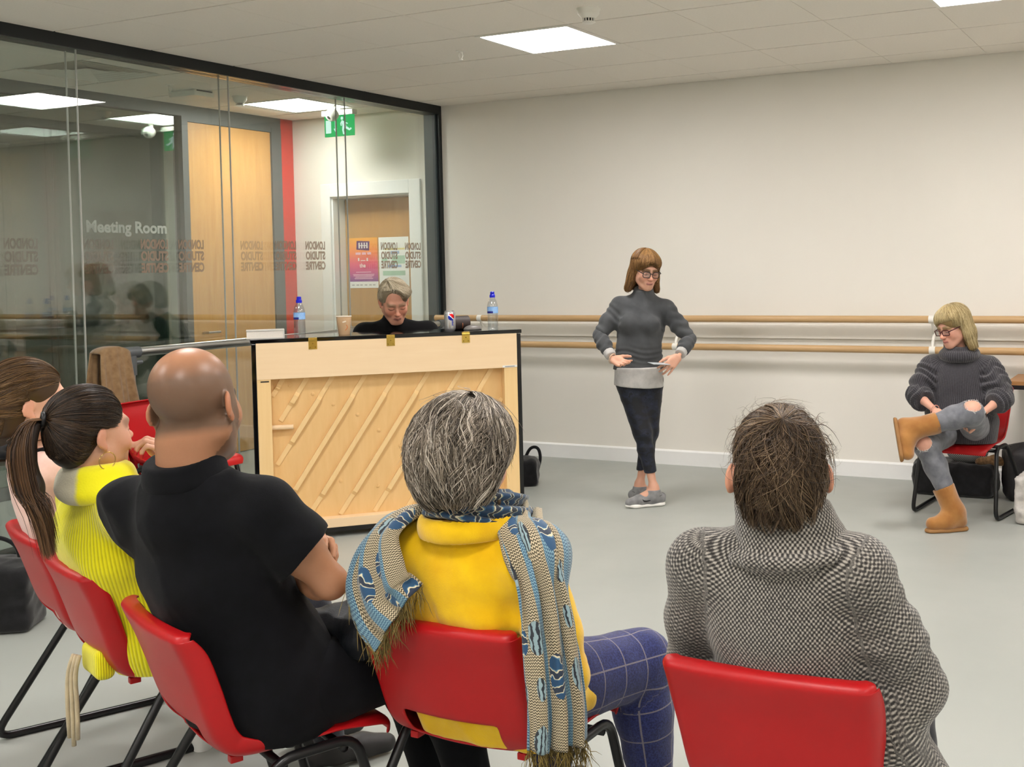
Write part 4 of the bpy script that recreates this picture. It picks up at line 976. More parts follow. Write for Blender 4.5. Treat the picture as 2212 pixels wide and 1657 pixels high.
m = MB(); m.box((-.74, -.23, .715), (.75, .23, .74), bev=.002); m.build('table_top', wood('table_wood', srgb(150, 106, 62), srgb(172, 126, 78), (.5, 4, 4)), t)
m = MB(); m.box((-.742, -.232, .69), (.752, .232, .716), bev=.002); m.build('edge_band', M['black'], t)
for x in (-.1, .66):
    for y in (-.18, .18): m = MB(); m.box((x - .016, y - .016, 0), (x + .016, y + .016, .69), bev=.003); m.build('leg', M['black'], t)
# tan coat hung over the end of the steel barre
t = thing('hanging_coat', 'tan wool coat draped over the end of the steel barre', 'coat', (-5.47, 4.29, 0))
nu, nv = 40, 36; pts = []
for j in range(nv):
    v = j / (nv - 1)
    for i in range(nu):
        u = i / (nu - 1) * 2 - 1; sfront = v < .5; d = abs(v - .5) * 2; drop = max(0, d - .08) * (.62 if sfront else .45)
        wid = .072 + .055 * d + (.015 if sfront else 0); x = (.045 if sfront else -.045) * min(1, d / .08) ** .6 + (.05 * d if sfront else -.03 * d)
        x += .018 * d * math.sin(u * 7 + 1.0 + v * 2) * (1 if sfront else -1) + .010 * d * math.sin(u * 15 + 2.3)
        z = 1.098 - drop + .012 * math.sin(u * 5) * d - .028 * abs(u) ** 3
        pts.append((x, u * wid + .012 * math.sin(v * 9) * d, z))
m = MB(); m.grid(pts, nu, nv); o = m.build('cloth', cloth_mat('tan_wool', srgb(150, 122, 88), srgb(128, 100, 70), .95, .5, 300), t, smooth=True); md = o.modifiers.new('thick', 'SOLIDIFY'); md.thickness = .012; md.offset = 0
# ------------------------------------------------------------------ people
def body(J, sel, off=0.0, fat=1.0, bust=0.0, k=.03):
    """tapered limbs over the joints J; front = J['f']"""
    o = Ops(); f = unit(J['f']); fl = (f, .70)
    g = lambda n: A(J[n], float)
    if 'torso' in sel:
        pel, wa, ch = g('pel'), g('waist'), g('chest'); mid = (g('shL') + g('shR')) / 2
        o.cone(pel, .150 * fat + off, wa, .128 * fat + off, k=k, flat=fl); o.cone(wa, .128 * fat + off, ch, .142 * fat + off, k=k, flat=fl)
        o.cone(ch, .142 * fat + off, mid - A((0, 0, .035)), .118 * fat + off, k=k, flat=(f, .66))
        for s in ('L', 'R'):
            sh = g('sh' + s); o.cone(mid + (sh - mid) * .3 - A((0, 0, .015)), .062 * fat + off, sh, .052 * fat + off, k=k)
            o.cone(g('neck'), .046 + off * .6, sh + A((0, 0, .006)), .036 * fat + off, k=k)
            o.cone(g('hip' + s), .095 * fat + off, pel + (g('hip' + s) - pel) * .3, .11 * fat + off, k=k)
        if bust:
            r = unit(g('shR') - g('shL'))
            for s in (-1, 1): o.ell(ch + r * s * .065 + f * .075 + A((0, 0, .012)), A((.062, .055, .06)) * bust + off, k=.04)
    for s in ('L', 'R'):
        if 'arm' in sel: o.chain([g('sh' + s), g('sh' + s) * .45 + g('el' + s) * .55, g('el' + s)], [.052 * fat + off, .046 * fat + off, .038 * fat + off], k=k)
        if 'fore' in sel:
            a, b = g('el' + s), g('wr' + s); o.chain([a, a * .7 + b * .3, b], [.038 * fat + off, .039 * fat + off, .0255 + off], k=.015)
        if 'thigh' in sel: o.cone(g('hip' + s), .090 * fat + off, g('kn' + s), .060 * fat + off, k=k)
        if 'shin' in sel:
            a, b = g('kn' + s), g('an' + s); bk = -f * .012; o.chain([a, a * .68 + b * .32 + bk, b], [.058 * fat + off, .056 * fat + off, .036 + off], k=k)
        if 'foot' in sel and ('to' + s) in J: o.cone(g('an' + s), .034, g('an' + s) - A((0, 0, .02)), .036, k=.02); o.cone(g('an' + s) - A((0, 0, .03)), .034, g('to' + s), .022, k=.02)
    if 'neck' in sel: o.cone(g('neck') - A((0, 0, .03)), .056 + off, g('head') + A(J.get('nk', (0, 0, -.07))), .050 + off, k=.03)
    return o
def shoe_ops(an, toe, z0=0.0, r=1.0):
    an = A(an, float); toe = A(toe, float); d = unit((toe - an) * A((1, 1, 0))); s = A((-d[1], d[0], 0)); L = np.linalg.norm((toe - an)[:2]); o = Ops()
    b = A((an[0], an[1], z0)); heel = b - d * .045
    o.chain([heel + A((0, 0, .045)), b + d * L * .55 + A((0, 0, .042)), b + d * L + A((0, 0, .032))], [.034 * r, .038 * r, .030 * r], k=.02); o.cone(an - A((0, 0, .01)), .040 * r, b + d * .02 + A((0, 0, .05)), .042 * r, k=.02)
    o.cut(b + A((0, 0, .004)), (0, 0, -1)); return o
def sole_ops(an, toe, z0=0.0, th=.02, r=1.0):
    an = A(an, float); toe = A(toe, float); d = unit((toe - an) * A((1, 1, 0))); L = np.linalg.norm((toe - an)[:2]); b = A((an[0], an[1], z0)); o = Ops(); fl = (A((0, 0, 1.)), .5)
    o.chain([b - d * .042 + A((0, 0, .012)), b + d * L * .3 + A((0, 0, .012)), b + d * L * .75 + A((0, 0, .012)), b + d * (L + .004) + A((0, 0, .016))], [.034 * r, .033 * r, .041 * r, .026 * r], k=.01, flat=fl)
    o.cut(b + A((0, 0, th)), (0, 0, 1)); o.cut(b, (0, 0, -1)); return o
def person(label, loc, J, hd, ops, tone, lip, brow, h=.0045, nails=(), shade=None, brows=1.0, jaw=1.0, extra=None):
    t = thing('person', label, 'person', loc); c, R, s = A(hd[0], float), rotm(*hd[1]), hd[2]
    ops.extend(head_ops(jaw=jaw).moved(R, c, s))
    for e in (extra or []): ops.extend(e)
    def colf(P):
        q = (P - c) @ R / s; col = head_color(q, tone, lip, brow, brows, shade=shade); far = np.linalg.norm(q - A((0, 0, -.02)), axis=1) > .17
        col[far] = A(tone[:3])
        for (p, rr, cc) in nails: col[np.linalg.norm(P - A(p), axis=1) < rr] = A(cc[:3])
        return col
    skin_shape('body', ops, h, M['skin'], t, col=colf)
    return t, c, R, s
def ring(c, R, rx, ry, n=32): 
    return [tuple(A(c) + A(R) @ A((rx * math.cos(2 * PI * k / n), ry * math.sin(2 * PI * k / n), 0))) for k in range(n)]
def garment(name, parent, ops, mat, h=.0075, amp=.0, seed=1, freq=14, aniso=(1, 1, 1), uv=None, relax=2, dispf=None, bounds=None):
    d = None
    if amp or dispf: d = lambda P: (amp * fold_noise(P, seed, freq, aniso) if amp else 0) + (dispf(P) if dispf else 0)
    return skin_shape(name, ops, h, mat, parent, uv=uv, disp=d, relax=relax, bounds=bounds)
def shoes(t, J, mat, sole=None):
    for s in ('L', 'R'):
        garment('shoe', t, shoe_ops(J['an' + s], J['to' + s]), mat, .008); 
def sleeve_rings(a, b, n, amp, sd=0):
    """bunched-up sleeve: displacement with rings along the axis a-b"""
    a = A(a, float); b = A(b, float); d = b - a; L = np.linalg.norm(d); d /= L
    def f(P):
        t = (P - a) @ d / L; e = np.linalg.norm(P - a - np.clip((P - a) @ d, 0, L)[:, None] * d, axis=1); ph = 2.0 * np.sin((P - a) @ A((31, 27, 19.)) + sd)
        return amp * np.sin(t * n * 2 * PI + ph) * np.clip(t * 6, 0, 1) * np.clip((1.05 - t) * 6, 0, 1) * (e < .1)
    return f

def back_cut(o, yaw=0.0, y=-.247, k=.012):
    """keep a torso in front of its chair's backrest and above the seat"""
    R_ = rotm(0, 0, yaw); o.cut(R_ @ A((0, y, .635)), R_ @ A((0, -.95, -.31)), k); return o
def torso_skin(J, yaw, off=-.010, fat=1.0, legs=True):
    o = body(J, ('torso', 'arm', 'fore', 'neck'), off, fat); back_cut(o, yaw, -.232); o.cut((0, 0, .425), (0, 0, -1))
    if legs: o.extend(body(J, ('thigh', 'shin', 'foot'), off, fat))
    return o
def push_out(V_, ops, gap):
    sh_ = V_.shape; p = V_.reshape(-1, 3).copy(); e = .004
    for _ in range(4):
        d = ev(ops, p); m = d < gap
        if not m.any(): break
        q = p[m]; g = np.stack([ev(ops, q + A(v_)) - ev(ops, q - A(v_)) for v_ in ((e, 0, 0), (0, e, 0), (0, 0, e))], 1); g /= np.maximum(np.linalg.norm(g, axis=1, keepdims=True), 1e-9); p[m] = q + g * (gap - d[m])[:, None]
    return p.reshape(sh_)
# ---- person in the grey knit, nearest the right
J = dict(f=(-.10, 1, 0), pel=(.0, -.08, .555), waist=(.01, -.135, .67), chest=(.015, -.165, .79), neck=(.02, -.175, .955), shL=(-.150, -.195, .89), shR=(.158, -.175, .90),
    elL=(-.225, -.10, .665), elR=(.255, -.095, .665), wrL=(.02, .10, .655), wrR=(.02, .12, .70), hipL=(-.085, -.08, .50), hipR=(.085, -.08, .50), knL=(-.11, .34, .485), knR=(.12, .34, .485), anL=(-.11, .36, .09), anR=(.12, .37, .09),
    toL=(-.12, .52, .03), toR=(.14, .53, .03), head=(.006, -.178, 1.088), nk=(0, .0, -.07))
hR = (-4, 0, 21)
sk = torso_skin(J, 0)
sk.extend(hand_ops(J['wrL'], (.9, .25, 0), (.2, .6, .8), 1, (35, 38, 40, 42))); sk.extend(hand_ops(J['wrR'], (-.9, .3, .05), (-.2, .6, .8), -1, (30, 34, 38, 42)))
P1, hc, HR, hs = person('seated person in grey speckled knit with dark tied-up hair, seen from behind', (-.76, 2.25, 0), J, (J['head'], hR, .99), sk, (.60, .33, .22), (.5, .2, .16), (.08, .05, .03), extra=[Ops().ell((-.094, -.014, -.012), (.009, .020, .031), rotm(-12, 0, -28), k=.01).ell((.094, -.014, -.012), (.009, .020, .031), rotm(-12, 0, 28), k=.01).moved(rotm(*hR), J['head'], .99)])
def knit_grey():
    t = NT('grey_speckled_knit'); c = t.attr('cloth'); x, y, z = t.sep(c)
    F = 2 * PI / .0098; s1 = t.math('SINE', t.math('MULTIPLY', x, F)); s2 = t.math('SINE', t.math('MULTIPLY', y, F * .95))
    body_ = t.math('ADD', t.math('MULTIPLY', t.math('MULTIPLY', s1, s2), .5), .5)
    row = t.math('ADD', t.math('MULTIPLY', t.math('SINE', t.math('MULTIPLY', y, 2 * PI / .0095)), .42), .5); row = t.math('ADD', t.math('MULTIPLY', row, .3), t.math('MULTIPLY', body_, .7))
    pat = t.mix(t.math('GREATER_THAN', z, .5), body_, row); v = t.coord(); n = t.noise(v, 260, 3); n2 = t.noise(v, 7, 3)
    pv = t.math('ADD', t.math('ADD', pat, t.math('MULTIPLY', t.math('SUBTRACT', n, .5), .9)), t.math('MULTIPLY', t.math('SUBTRACT', n2, .5), .25))
    col = t.ramp(pv, [(.2, srgb(46, 44, 42)), (.5, srgb(88, 85, 81)), (.85, srgb(170, 164, 154))])
    return t.pbr(col, .95, 0, t.bump(t.math('ADD', pat, t.math('MULTIPLY', n, .8)), .55, .003), spec=.15, sheen=.3)
M['knit'] = knit_grey()
sw = body(J, ('torso', 'arm', 'fore'), .017, 1.03)
sw.chain([(.03, -.14, .66), (.03, -.11, .52), (.02, -.08, .44)], [.135, .165, .175], k=.06, flat=((0, 1, 0), .85)); sw.cone((.19, -.13, .62), .06, (.235, -.05, .45), .075, k=.06); sw.cone((-.17, -.13, .62), .05, (-.19, -.05, .46), .06, k=.06)
back_cut(sw); sw.cone((.22, -.15, .56), .03, (.26, -.06, .45), .05, k=.05); sw.cut((0, 0, .418), (0, 0, -1)); sw.cut((0, .10, .0), (.0, 1, -.3), k=.01)
uvs = limb_uv([((.02, -.15, .4), (.02, -.175, .96), .14, (0, -1, 0)), (J['shL'], J['elL'], .055, (-1, 0, 0)), (J['shR'], J['elR'], .055, (1, 0, 0)), (J['elL'], J['wrL'], .045, (0, 0, -1)), (J['elR'], J['wrR'], .045, (0, 0, -1))])
garment('knit_jumper', P1, sw, M['knit'], .0065, .006, 3, 12, (1, 1, .7), uvs, dispf=sleeve_rings(J['shR'], J['elR'], 5, .0022))
cw = Ops(); cw.cone((.024, -.178, .945), .118, (.012, -.180, 1.02), .098, k=.02, flat=((0, 1, 0), .9)); cw.cut((.02, -.17, 1.046), (.02, .25, 1), k=.012)
cw.chain([tuple(A((.03 + .122 * math.cos(a), -.178 + .112 * math.sin(a), .944 + .012 * math.sin(a + .8)))) for a in np.linspace(rad(150), rad(400), 14)], [.013] * 14, k=.01)
cw.ell((.012, -.165, 1.055), (.062, .07, .04), k=.02, mode='s')
garment('cowl_collar', P1, cw, M['knit'], .006, .005, 9, 16, (1, 1, 1.6), limb_uv([((.02, -.178, .9), (.02, -.178, 1.06), .105, (0, -1, 0))]))
M['jeans_dark'] = cloth_mat('dark_trousers', srgb(44, 46, 54), srgb(30, 31, 38), .85, .3)
garment('trousers', P1, body(J, ('thigh', 'shin'), .012), M['jeans_dark'], .010, .004, 4); M['shoe_dark'] = plain('dark_shoe', srgb(36, 34, 34), .5); shoes(P1, J, M['shoe_dark'])
vol = Ops(); vol.ell((0, -.018, .038), (.080, .100, .086), k=.02); vol.ell((0, -.055, -.03), (.066, .056, .075), k=.04); vol.ell((0, -.085, .03), (.06, .045, .06), k=.05); vol.cut((0, .052, .03), (0, 1, -.35), k=.02); vol.cut((0, -.02, -.075), (0, .4, -1), k=.02)
for s in (-1, 1): vol.ell((s * .088, -.010, -.022), (.026, .036, .05), k=.015, mode='s')
vol = vol.moved(HR, hc, hs); dn = HR @ A((0, 0, -1.)); pole = HR @ A((.05, -.80, .62)); cc = hc + HR @ A((0, -.02, .03)) 
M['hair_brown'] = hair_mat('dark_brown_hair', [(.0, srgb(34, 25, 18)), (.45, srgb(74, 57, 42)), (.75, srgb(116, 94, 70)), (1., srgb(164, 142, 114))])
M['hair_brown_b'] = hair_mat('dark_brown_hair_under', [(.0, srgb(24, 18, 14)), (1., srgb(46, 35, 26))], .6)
def _lim(ph):
    d = np.abs((np.degrees(ph) + 180) % 360 - 180); return np.where((d > 34) & (d < 108), 86, np.where(d <= 34, 104, 125))
pa = strands_polar(vol, cc, pole, 2600, (8, 60), (35, 60), (0, 360), 10, (.0, .004), .04, .12, 11, ref=dn, thfun=_lim)
pa2 = strands_polar(vol, cc, pole, 2200, (2, 30), (55, 90), (0, 360), 11, (.002, .009), .05, .10, 17, ref=dn, thfun=_lim, clump=170, cw=.05)
pb = strands_polar(vol, cc, pole, 2200, (0, 18), (62, 90), (-50, 50), 12, (.006, .020), .12, .14, 12, tip=.008, ref=dn, clump=80, cw=.07)
pd_ = strands_polar(vol, cc, pole, 300, (0, 20), (30, 64), (-75, 75), 12, (.012, .03), .25, .35, 15, tip=.02, ref=dn)
pc = strands_polar(vol, cc, HR @ A((0, -.3, .9)), 240, (0, 80), (18, 45), (0, 360), 10, (.004, .012), .5, .8, 13, tip=.03, ref=dn)
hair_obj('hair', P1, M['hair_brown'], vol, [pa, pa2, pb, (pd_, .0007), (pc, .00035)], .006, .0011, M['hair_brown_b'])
m = MB(); m.tube(ring(hc + HR @ A((.006, -.106, .100)), HR @ rotm(60, 0, 0), .016, .014, 16), .005, 6, closed=True); m.build('hair_tie', M['black'], P1, smooth=True)
m = MB(); m.lathe([(.001, -.003), (.003, 0), (.001, .003)], 8); m.xf(Matrix.Translation(tuple(hc + HR @ A((.084, -.012, -.043))))); m.build('earring', M['chrome'], P1, smooth=True)

# ---- person with short grey hair, yellow fleece and scarf
J = dict(f=(-.05, 1, 0), pel=(.02, -.08, .555), waist=(.03, -.15, .66), chest=(.04, -.185, .77), neck=(.055, -.195, .93), shL=(-.105, -.215, .86), shR=(.205, -.185, .855),
    elL=(-.205, -.12, .64), elR=(.275, -.17, .61), wrL=(-.05, .08, .56), wrR=(.09, .09, .57), hipL=(-.075, -.08, .51), hipR=(.10, -.08, .51), knL=(-.09, .34, .48), knR=(.215, .30, .48), anL=(-.09, .36, .09), anR=(.235, .33, .09),
    toL=(-.10, .52, .03), toR=(.27, .49, .03), head=(.066, -.215, 1.082), nk=(0, .0, -.07))
hR = (-8, 3, 5)
sk = torso_skin(J, 0); sk.extend(hand_ops(J['wrL'], (.6, .7, -.1), (0, .1, 1), 1, (20, 24, 28, 30))); sk.extend(hand_ops(J['wrR'], (-.5, .8, -.1), (0, .1, 1), -1, (20, 24, 28, 30)))
P2, hc, HR, hs = person('seated person with short grey hair, yellow fleece and patterned blue scarf', (-1.53, 2.25, 0), J, (J['head'], hR, 1.0), sk, (.66, .38, .28), (.5, .22, .18), (.2, .17, .14))
M['fleece'] = cloth_mat('yellow_fleece', srgb(240, 196, 12), srgb(224, 174, 4), .95, .5, 420, .35, vs=14)
fc = body(J, ('torso', 'arm', 'fore'), .020, 1.0); fc.chain([(.05, -.15, .64), (.045, -.115, .52), (.04, -.09, .42)], [.145, .165, .175], k=.05, flat=((0, 1, 0), .82)); fc.cone((.17, -.12, .55), .05, (.20, .03, .485), .04, k=.05)
back_cut(fc, -1); fc.cut((0, 0, .418), (0, 0, -1)); fc.cut((0, .16, 0), (0, 1, -.2), k=.01)
fc.cone((.058, -.2, .93), .074, (.06, -.205, .975), .068, k=.02); 
def seam(P):
    a = A((.205, -.25, .95)); n = unit((1, .12, -.08)); d = np.abs((P - A((.205, -.2, .85))) @ n); z = P[:, 2]
    return -.004 * np.exp(-(d / .004) ** 2) * ((z > .7) & (z < .93)) + .006 * np.sin((P @ A((10., 4, 52))) + 1.3) * np.exp(-((z - .735) / .05) ** 2) * (P[:, 0] > .02)
garment('fleece_jacket', P2, fc, M['fleece'], .0065, .010, 21, 10, (1, 1, .8), None, dispf=seam)
cl = Ops(); cl.chain([tuple(A((.056 + .104 * math.cos(a), -.198 + .104 * math.sin(a), .934 + .004 * math.cos(a)))) for a in np.linspace(rad(190), rad(372), 30)], [.0085] * 30, k=.012, flat=(A((0, 0, 1.)), 2.2))
garment('fleece_collar', P2, cl, M['fleece'], .0045)
m = MB(); m.box((-.006, -.004, -.012), (.006, .004, .012), bev=.002); m.build('zip_end', M['black'], P2, loc=(.163, -.185, .94))
def check_blue():
    t = NT('blue_check_trousers'); x, y, z = t.sep(t.attr('cloth')); l1 = t.math('GREATER_THAN', t.math('SINE', t.math('MULTIPLY', x, 2 * PI / .075)), .99); l2 = t.math('GREATER_THAN', t.math('SINE', t.math('MULTIPLY', y, 2 * PI / .08)), .99)
    v = t.coord(); c = t.ramp(t.noise(v, 220, 2), [(.35, srgb(24, 30, 74)), (.65, srgb(44, 54, 112))]); c = t.mix(t.math('MULTIPLY', t.math('MAXIMUM', l1, l2), .45), c, srgb(168, 158, 150)); return t.pbr(c, .85, 0, t.bump(t.noise(v, 300, 2), .3, .002), sheen=.2)
garment('check_trousers', P2, body(J, ('thigh', 'shin'), .016, 1.08), check_blue(), .009, .005, 24, uv=limb_uv([(J['hipL'], J['knL'], .08, (0, 0, 1)), (J['hipR'], J['knR'], .08, (0, 0, 1)), (J['knL'], J['anL'], .06, (0, 1, 0)), (J['knR'], J['anR'], .06, (0, 1, 0))])); shoes(P2, J, M['shoe_dark'])
vol = Ops(); vol.ell((0, -.018, .034), (.094, .112, .100), k=.02); vol.ell((0, -.05, -.045), (.084, .07, .075), k=.05); vol.ell((0, -.075, .02), (.085, .055, .085), k=.05); vol.cut((0, .045, .02), (0, 1, -.45), k=.03); vol.cut((0, -.03, -.108), (0, .25, -1), k=.02)
vol.ell((.10, .01, -.045), (.025, .03, .035), k=.015, mode='s')
vol = vol.moved(HR, hc, hs); dn = HR @ A((0, -1., 0)); pole = HR @ A((-.10, .22, .97)); cc = hc + HR @ A((0, -.02, .01))
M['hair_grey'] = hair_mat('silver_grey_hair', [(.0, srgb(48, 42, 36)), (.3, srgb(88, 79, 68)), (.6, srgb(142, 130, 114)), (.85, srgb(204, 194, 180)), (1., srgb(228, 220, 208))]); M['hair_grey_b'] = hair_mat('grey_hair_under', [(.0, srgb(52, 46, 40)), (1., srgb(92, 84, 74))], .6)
pa = strands_polar(vol, cc, pole, 3000, (4, 60), (45, 75), (0, 360), 10, (.0, .010), .07, .16, 31, tip=.004, ref=dn, clump=150, cw=.07)
pb = strands_polar(vol, cc, pole, 2600, (55, 112), (25, 45), (-150, 150), 9, (.001, .012), .09, .16, 32, tip=.006, ref=dn, clump=150, cw=.07)
pe = strands_polar(vol, cc, pole, 900, (100, 135), (18, 30), (-75, 75), 8, (.0, .008), .05, .10, 35, tip=.004, ref=dn)
pc = strands_polar(vol, cc, pole, 160, (0, 90), (30, 50), (0, 360), 9, (.006, .016), .2, .4, 33, tip=.02, ref=dn)
hair_obj('hair', P2, M['hair_grey'], vol, [pa, pb, pe, (pc, .0005)], .006, .0012, M['hair_grey_b'], disp=lambda P: .004 * fold_noise(P, 5, 22, (1.4, 1, .5)))
m = MB(); e0 = hc + HR @ A((.083, -.006, -.05)); m.tube([tuple(e0), tuple(e0 + A((.002, 0, -.03)))], .0008, 5); m.lathe([(.0005, .004), (.003, 0), (.0045, -.008), (.003, -.014), (.0005, -.017)], 10, tuple(e0 + A((.002, 0, -.03)))); m.build('earring', plain('bronze_bead', srgb(110, 90, 70), .35, .6), P2, smooth=True)
# scarf: a band round the neck, one end over the left shoulder, the other down the right side
def scarf_mat():
    t = NT('patterned_scarf'); x, y, z = t.sep(t.attr('cloth')); v = t.comb(x, y, 0.0); obv = t.coord()
    zig = t.math('ABSOLUTE', t.math('SUBTRACT', t.math('FRACT', t.math('MULTIPLY', x, 1 / .008)), .5)); zz = t.math('FRACT', t.math('ADD', t.math('MULTIPLY', y, 1 / .006), t.math('MULTIPLY', zig, 1.2)))
    st = t.math('GREATER_THAN', zz, .5); band = t.math('GREATER_THAN', t.math('SINE', t.math('MULTIPLY', x, 2 * PI / .11)), .35)
    ca = t.mix(st, srgb(196, 182, 152), srgb(70, 62, 42)); cb = t.mix(st, srgb(122, 158, 172), srgb(48, 84, 112)); c = t.mix(band, ca, cb)
    cell = t.new('TexVoronoi'); cell.feature = 'F1'; cell.inputs['Scale'].default_value = 11.5; cell.inputs['Randomness'].default_value = .55; t.link(t.map(v, (1.25, .8, 1)), cell.inputs['Vector']); d = cell.outputs['Distance']
    lo = t.math('MULTIPLY', t.math('GREATER_THAN', t.sep(cell.outputs['Color'])[0], .5), t.math('LESS_THAN', d, .34)); rim = t.math('LESS_THAN', t.math('ABSOLUTE', t.math('SUBTRACT', d, .34)), .03)
    mot = t.wave(v, 22, 4, 3, 3, 'X'); med = t.mix(t.math('GREATER_THAN', mot, .62), srgb(138, 162, 168), srgb(34, 40, 48)); c = t.mix(lo, c, med)
    fl = t.math('MULTIPLY', t.math('LESS_THAN', t.sep(cell.outputs['Color'])[0], .3), t.math('LESS_THAN', d, .42)); pet = t.wave(v, 9, 5, 2, 2.5, 'Y'); flc = t.ramp(pet, [(.25, srgb(34, 74, 108)), (.5, srgb(84, 124, 150)), (.62, srgb(214, 204, 172)), (.8, srgb(40, 52, 70))], 'CONSTANT'); c = t.mix(fl, c, flc)
    c = t.mix(t.math('MULTIPLY', t.math('GREATER_THAN', z, .5), 1.0), c, t.ramp(t.wave(v, 8, 5, 3, 2.0, 'Y'), [(.2, srgb(24, 58, 90)), (.45, srgb(48, 98, 132)), (.6, srgb(126, 138, 126)), (.72, srgb(204, 196, 166)), (.85, srgb(36, 44, 56))], 'CONSTANT'))
    return t.pbr(c, .8, 0, t.bump(t.math('ADD', t.noise(obv, 500, 2), t.math('MULTIPLY', st, .5)), .3, .0015), sheen=.2)
M['scarf'] = scarf_mat()
def ribbon(name, path, width, ref, folds=3, amp=.012, n=60, nu=26, zone=0.0, parent=P2, mat=None, thick=.006, wfun=None, u0=0.0, phase=0.0, damp=1.0, avoid=None, gap=.010):
    C = spline(path, n); T = np.gradient(C, axis=0); T /= np.linalg.norm(T, axis=1)[:, None]; RF = spline(ref, n); W_ = np.cross(T, RF); W_ /= np.linalg.norm(W_, axis=1)[:, None]; N = np.cross(W_, T)
    ln = np.concatenate([[0], np.cumsum(np.linalg.norm(np.diff(C, axis=0), axis=1))]); wd = np.interp(np.linspace(0, 1, n), np.linspace(0, 1, len(width)), width); u = np.linspace(-1, 1, nu)
    fo = np.sin(u[None] * folds * PI + phase + .8 * np.sin(ln * 9)[:, None]) * amp + np.sin(u[None] * folds * 2.3 * PI + 1 + ln[:, None] * 14) * amp * .35
    V_ = C[:, None] + W_[:, None] * (u[None, :, None] * wd[:, None, None]) + N[:, None] * (fo + (-.018 * np.abs(u[None]) ** 2) * damp)[..., None]
    if avoid is not None:
        V_ = push_out(V_, avoid, gap)
    uvw = np.stack([np.broadcast_to(u0 + u[None] * .16, (n, nu)), np.broadcast_to(ln[:, None], (n, nu)), np.full((n, nu), zone)], -1).reshape(-1, 3)
    i = np.arange(n - 1)[:, None] * nu + np.arange(nu - 1)[None]; q = np.stack([i, i + 1, i + nu + 1, i + nu], -1).reshape(-1, 4)
    o = obj(name, np_mesh(name, V_.reshape(-1, 3), q, mat or M['scarf'], uvw=uvw), parent); md = o.modifiers.new('thick', 'SOLIDIFY'); md.thickness = thick; md.offset = 0; return V_
V1 = ribbon('scarf', [(.0, -.09, .935), (-.075, -.15, .945), (-.115, -.225, .945), (-.135, -.295, .905), (-.12, -.335, .84), (-.09, -.345, .78), (-.045, -.342, .745)], [.05, .07, .085, .09, .10, .10, .095], [(-.2, 0, 1), (-.4, -.1, 1), (-.55, -.35, .9), (-.6, -.8, .5), (-.3, -1, .2), (-.2, -1, .1), (-.1, -1, .15)], 2.5, .009, u0=.0, phase=.5, avoid=fc)
ribbon('scarf_neck_wrap', [(.0, -.07, .955), (-.05, -.16, .98), (-.012, -.262, .992), (.06, -.294, .997), (.13, -.266, .988), (.165, -.18, .968), (.135, -.08, .945)], [.035, .044, .036, .032, .036, .044, .04], [(-.5, 1, 0), (-1, 0, .2), (-.6, -.9, .3), (0, -1, .3), (.7, -.8, .3), (1, 0, .2), (.6, 1, .2)], 2.6, .011, zone=1.0, u0=.3, phase=1.2, damp=.6, avoid=fc, gap=.008)
V2 = ribbon('scarf_tail', [(.135, -.10, .955), (.18, -.175, .94), (.235, -.22, .90), (.285, -.255, .82), (.315, -.27, .70), (.33, -.275, .58), (.328, -.275, .50)], [.05, .055, .055, .055, .06, .065, .066], [(.3, 0, 1), (.4, -.2, 1), (.7, -.5, .7), (.9, -.6, .15), (.85, -.6, .05), (.8, -.6, 0), (.8, -.6, 0)], 3.2, .014, u0=.62, phase=2.0, avoid=fc)
r_ = np.random.default_rng(4); M['fringe'] = hair_mat('olive_fringe', [(0, srgb(52, 42, 16)), (.6, srgb(110, 92, 40)), (1, srgb(160, 140, 80))], .6)
for Vx, cnt, dv, side in ((V1, 150, (.03, -.01, -1), 110), (V2, 170, (0, 0, -1), 0)):
    fr = []; s_ = np.linspace(0, 1, 6)[:, None]
    for k in range(cnt):
        f_ = r_.uniform(0, Vx.shape[1] - 1.01); a = Vx[-1][int(f_)] * (1 - f_ % 1) + Vx[-1][int(f_) + 1] * (f_ % 1); L = r_.uniform(.03, .065); d = unit(A(dv) + r_.normal(size=3) * .28)
        fr.append(a + d * L * s_ + A((0, 0, -1)) * .01 * s_ ** 2 + r_.normal(size=(6, 3)) * .0015)
    for k in range(side):
        a = Vx[int(r_.uniform(.35, 1) * (len(Vx) - 1))][-1]; d = unit(A((.8, -.25, -.7)) + r_.normal(size=3) * .35); fr.append(a + d * r_.uniform(.02, .05) * s_ + A((0, 0, -1)) * .012 * s_ ** 2)
    v, q = tubes(A(fr), .0009, n=4); o = obj('scarf_fringe', np_mesh('scarf_fringe', v, q, M['fringe']), P2); o['kind'] = 'stuff'
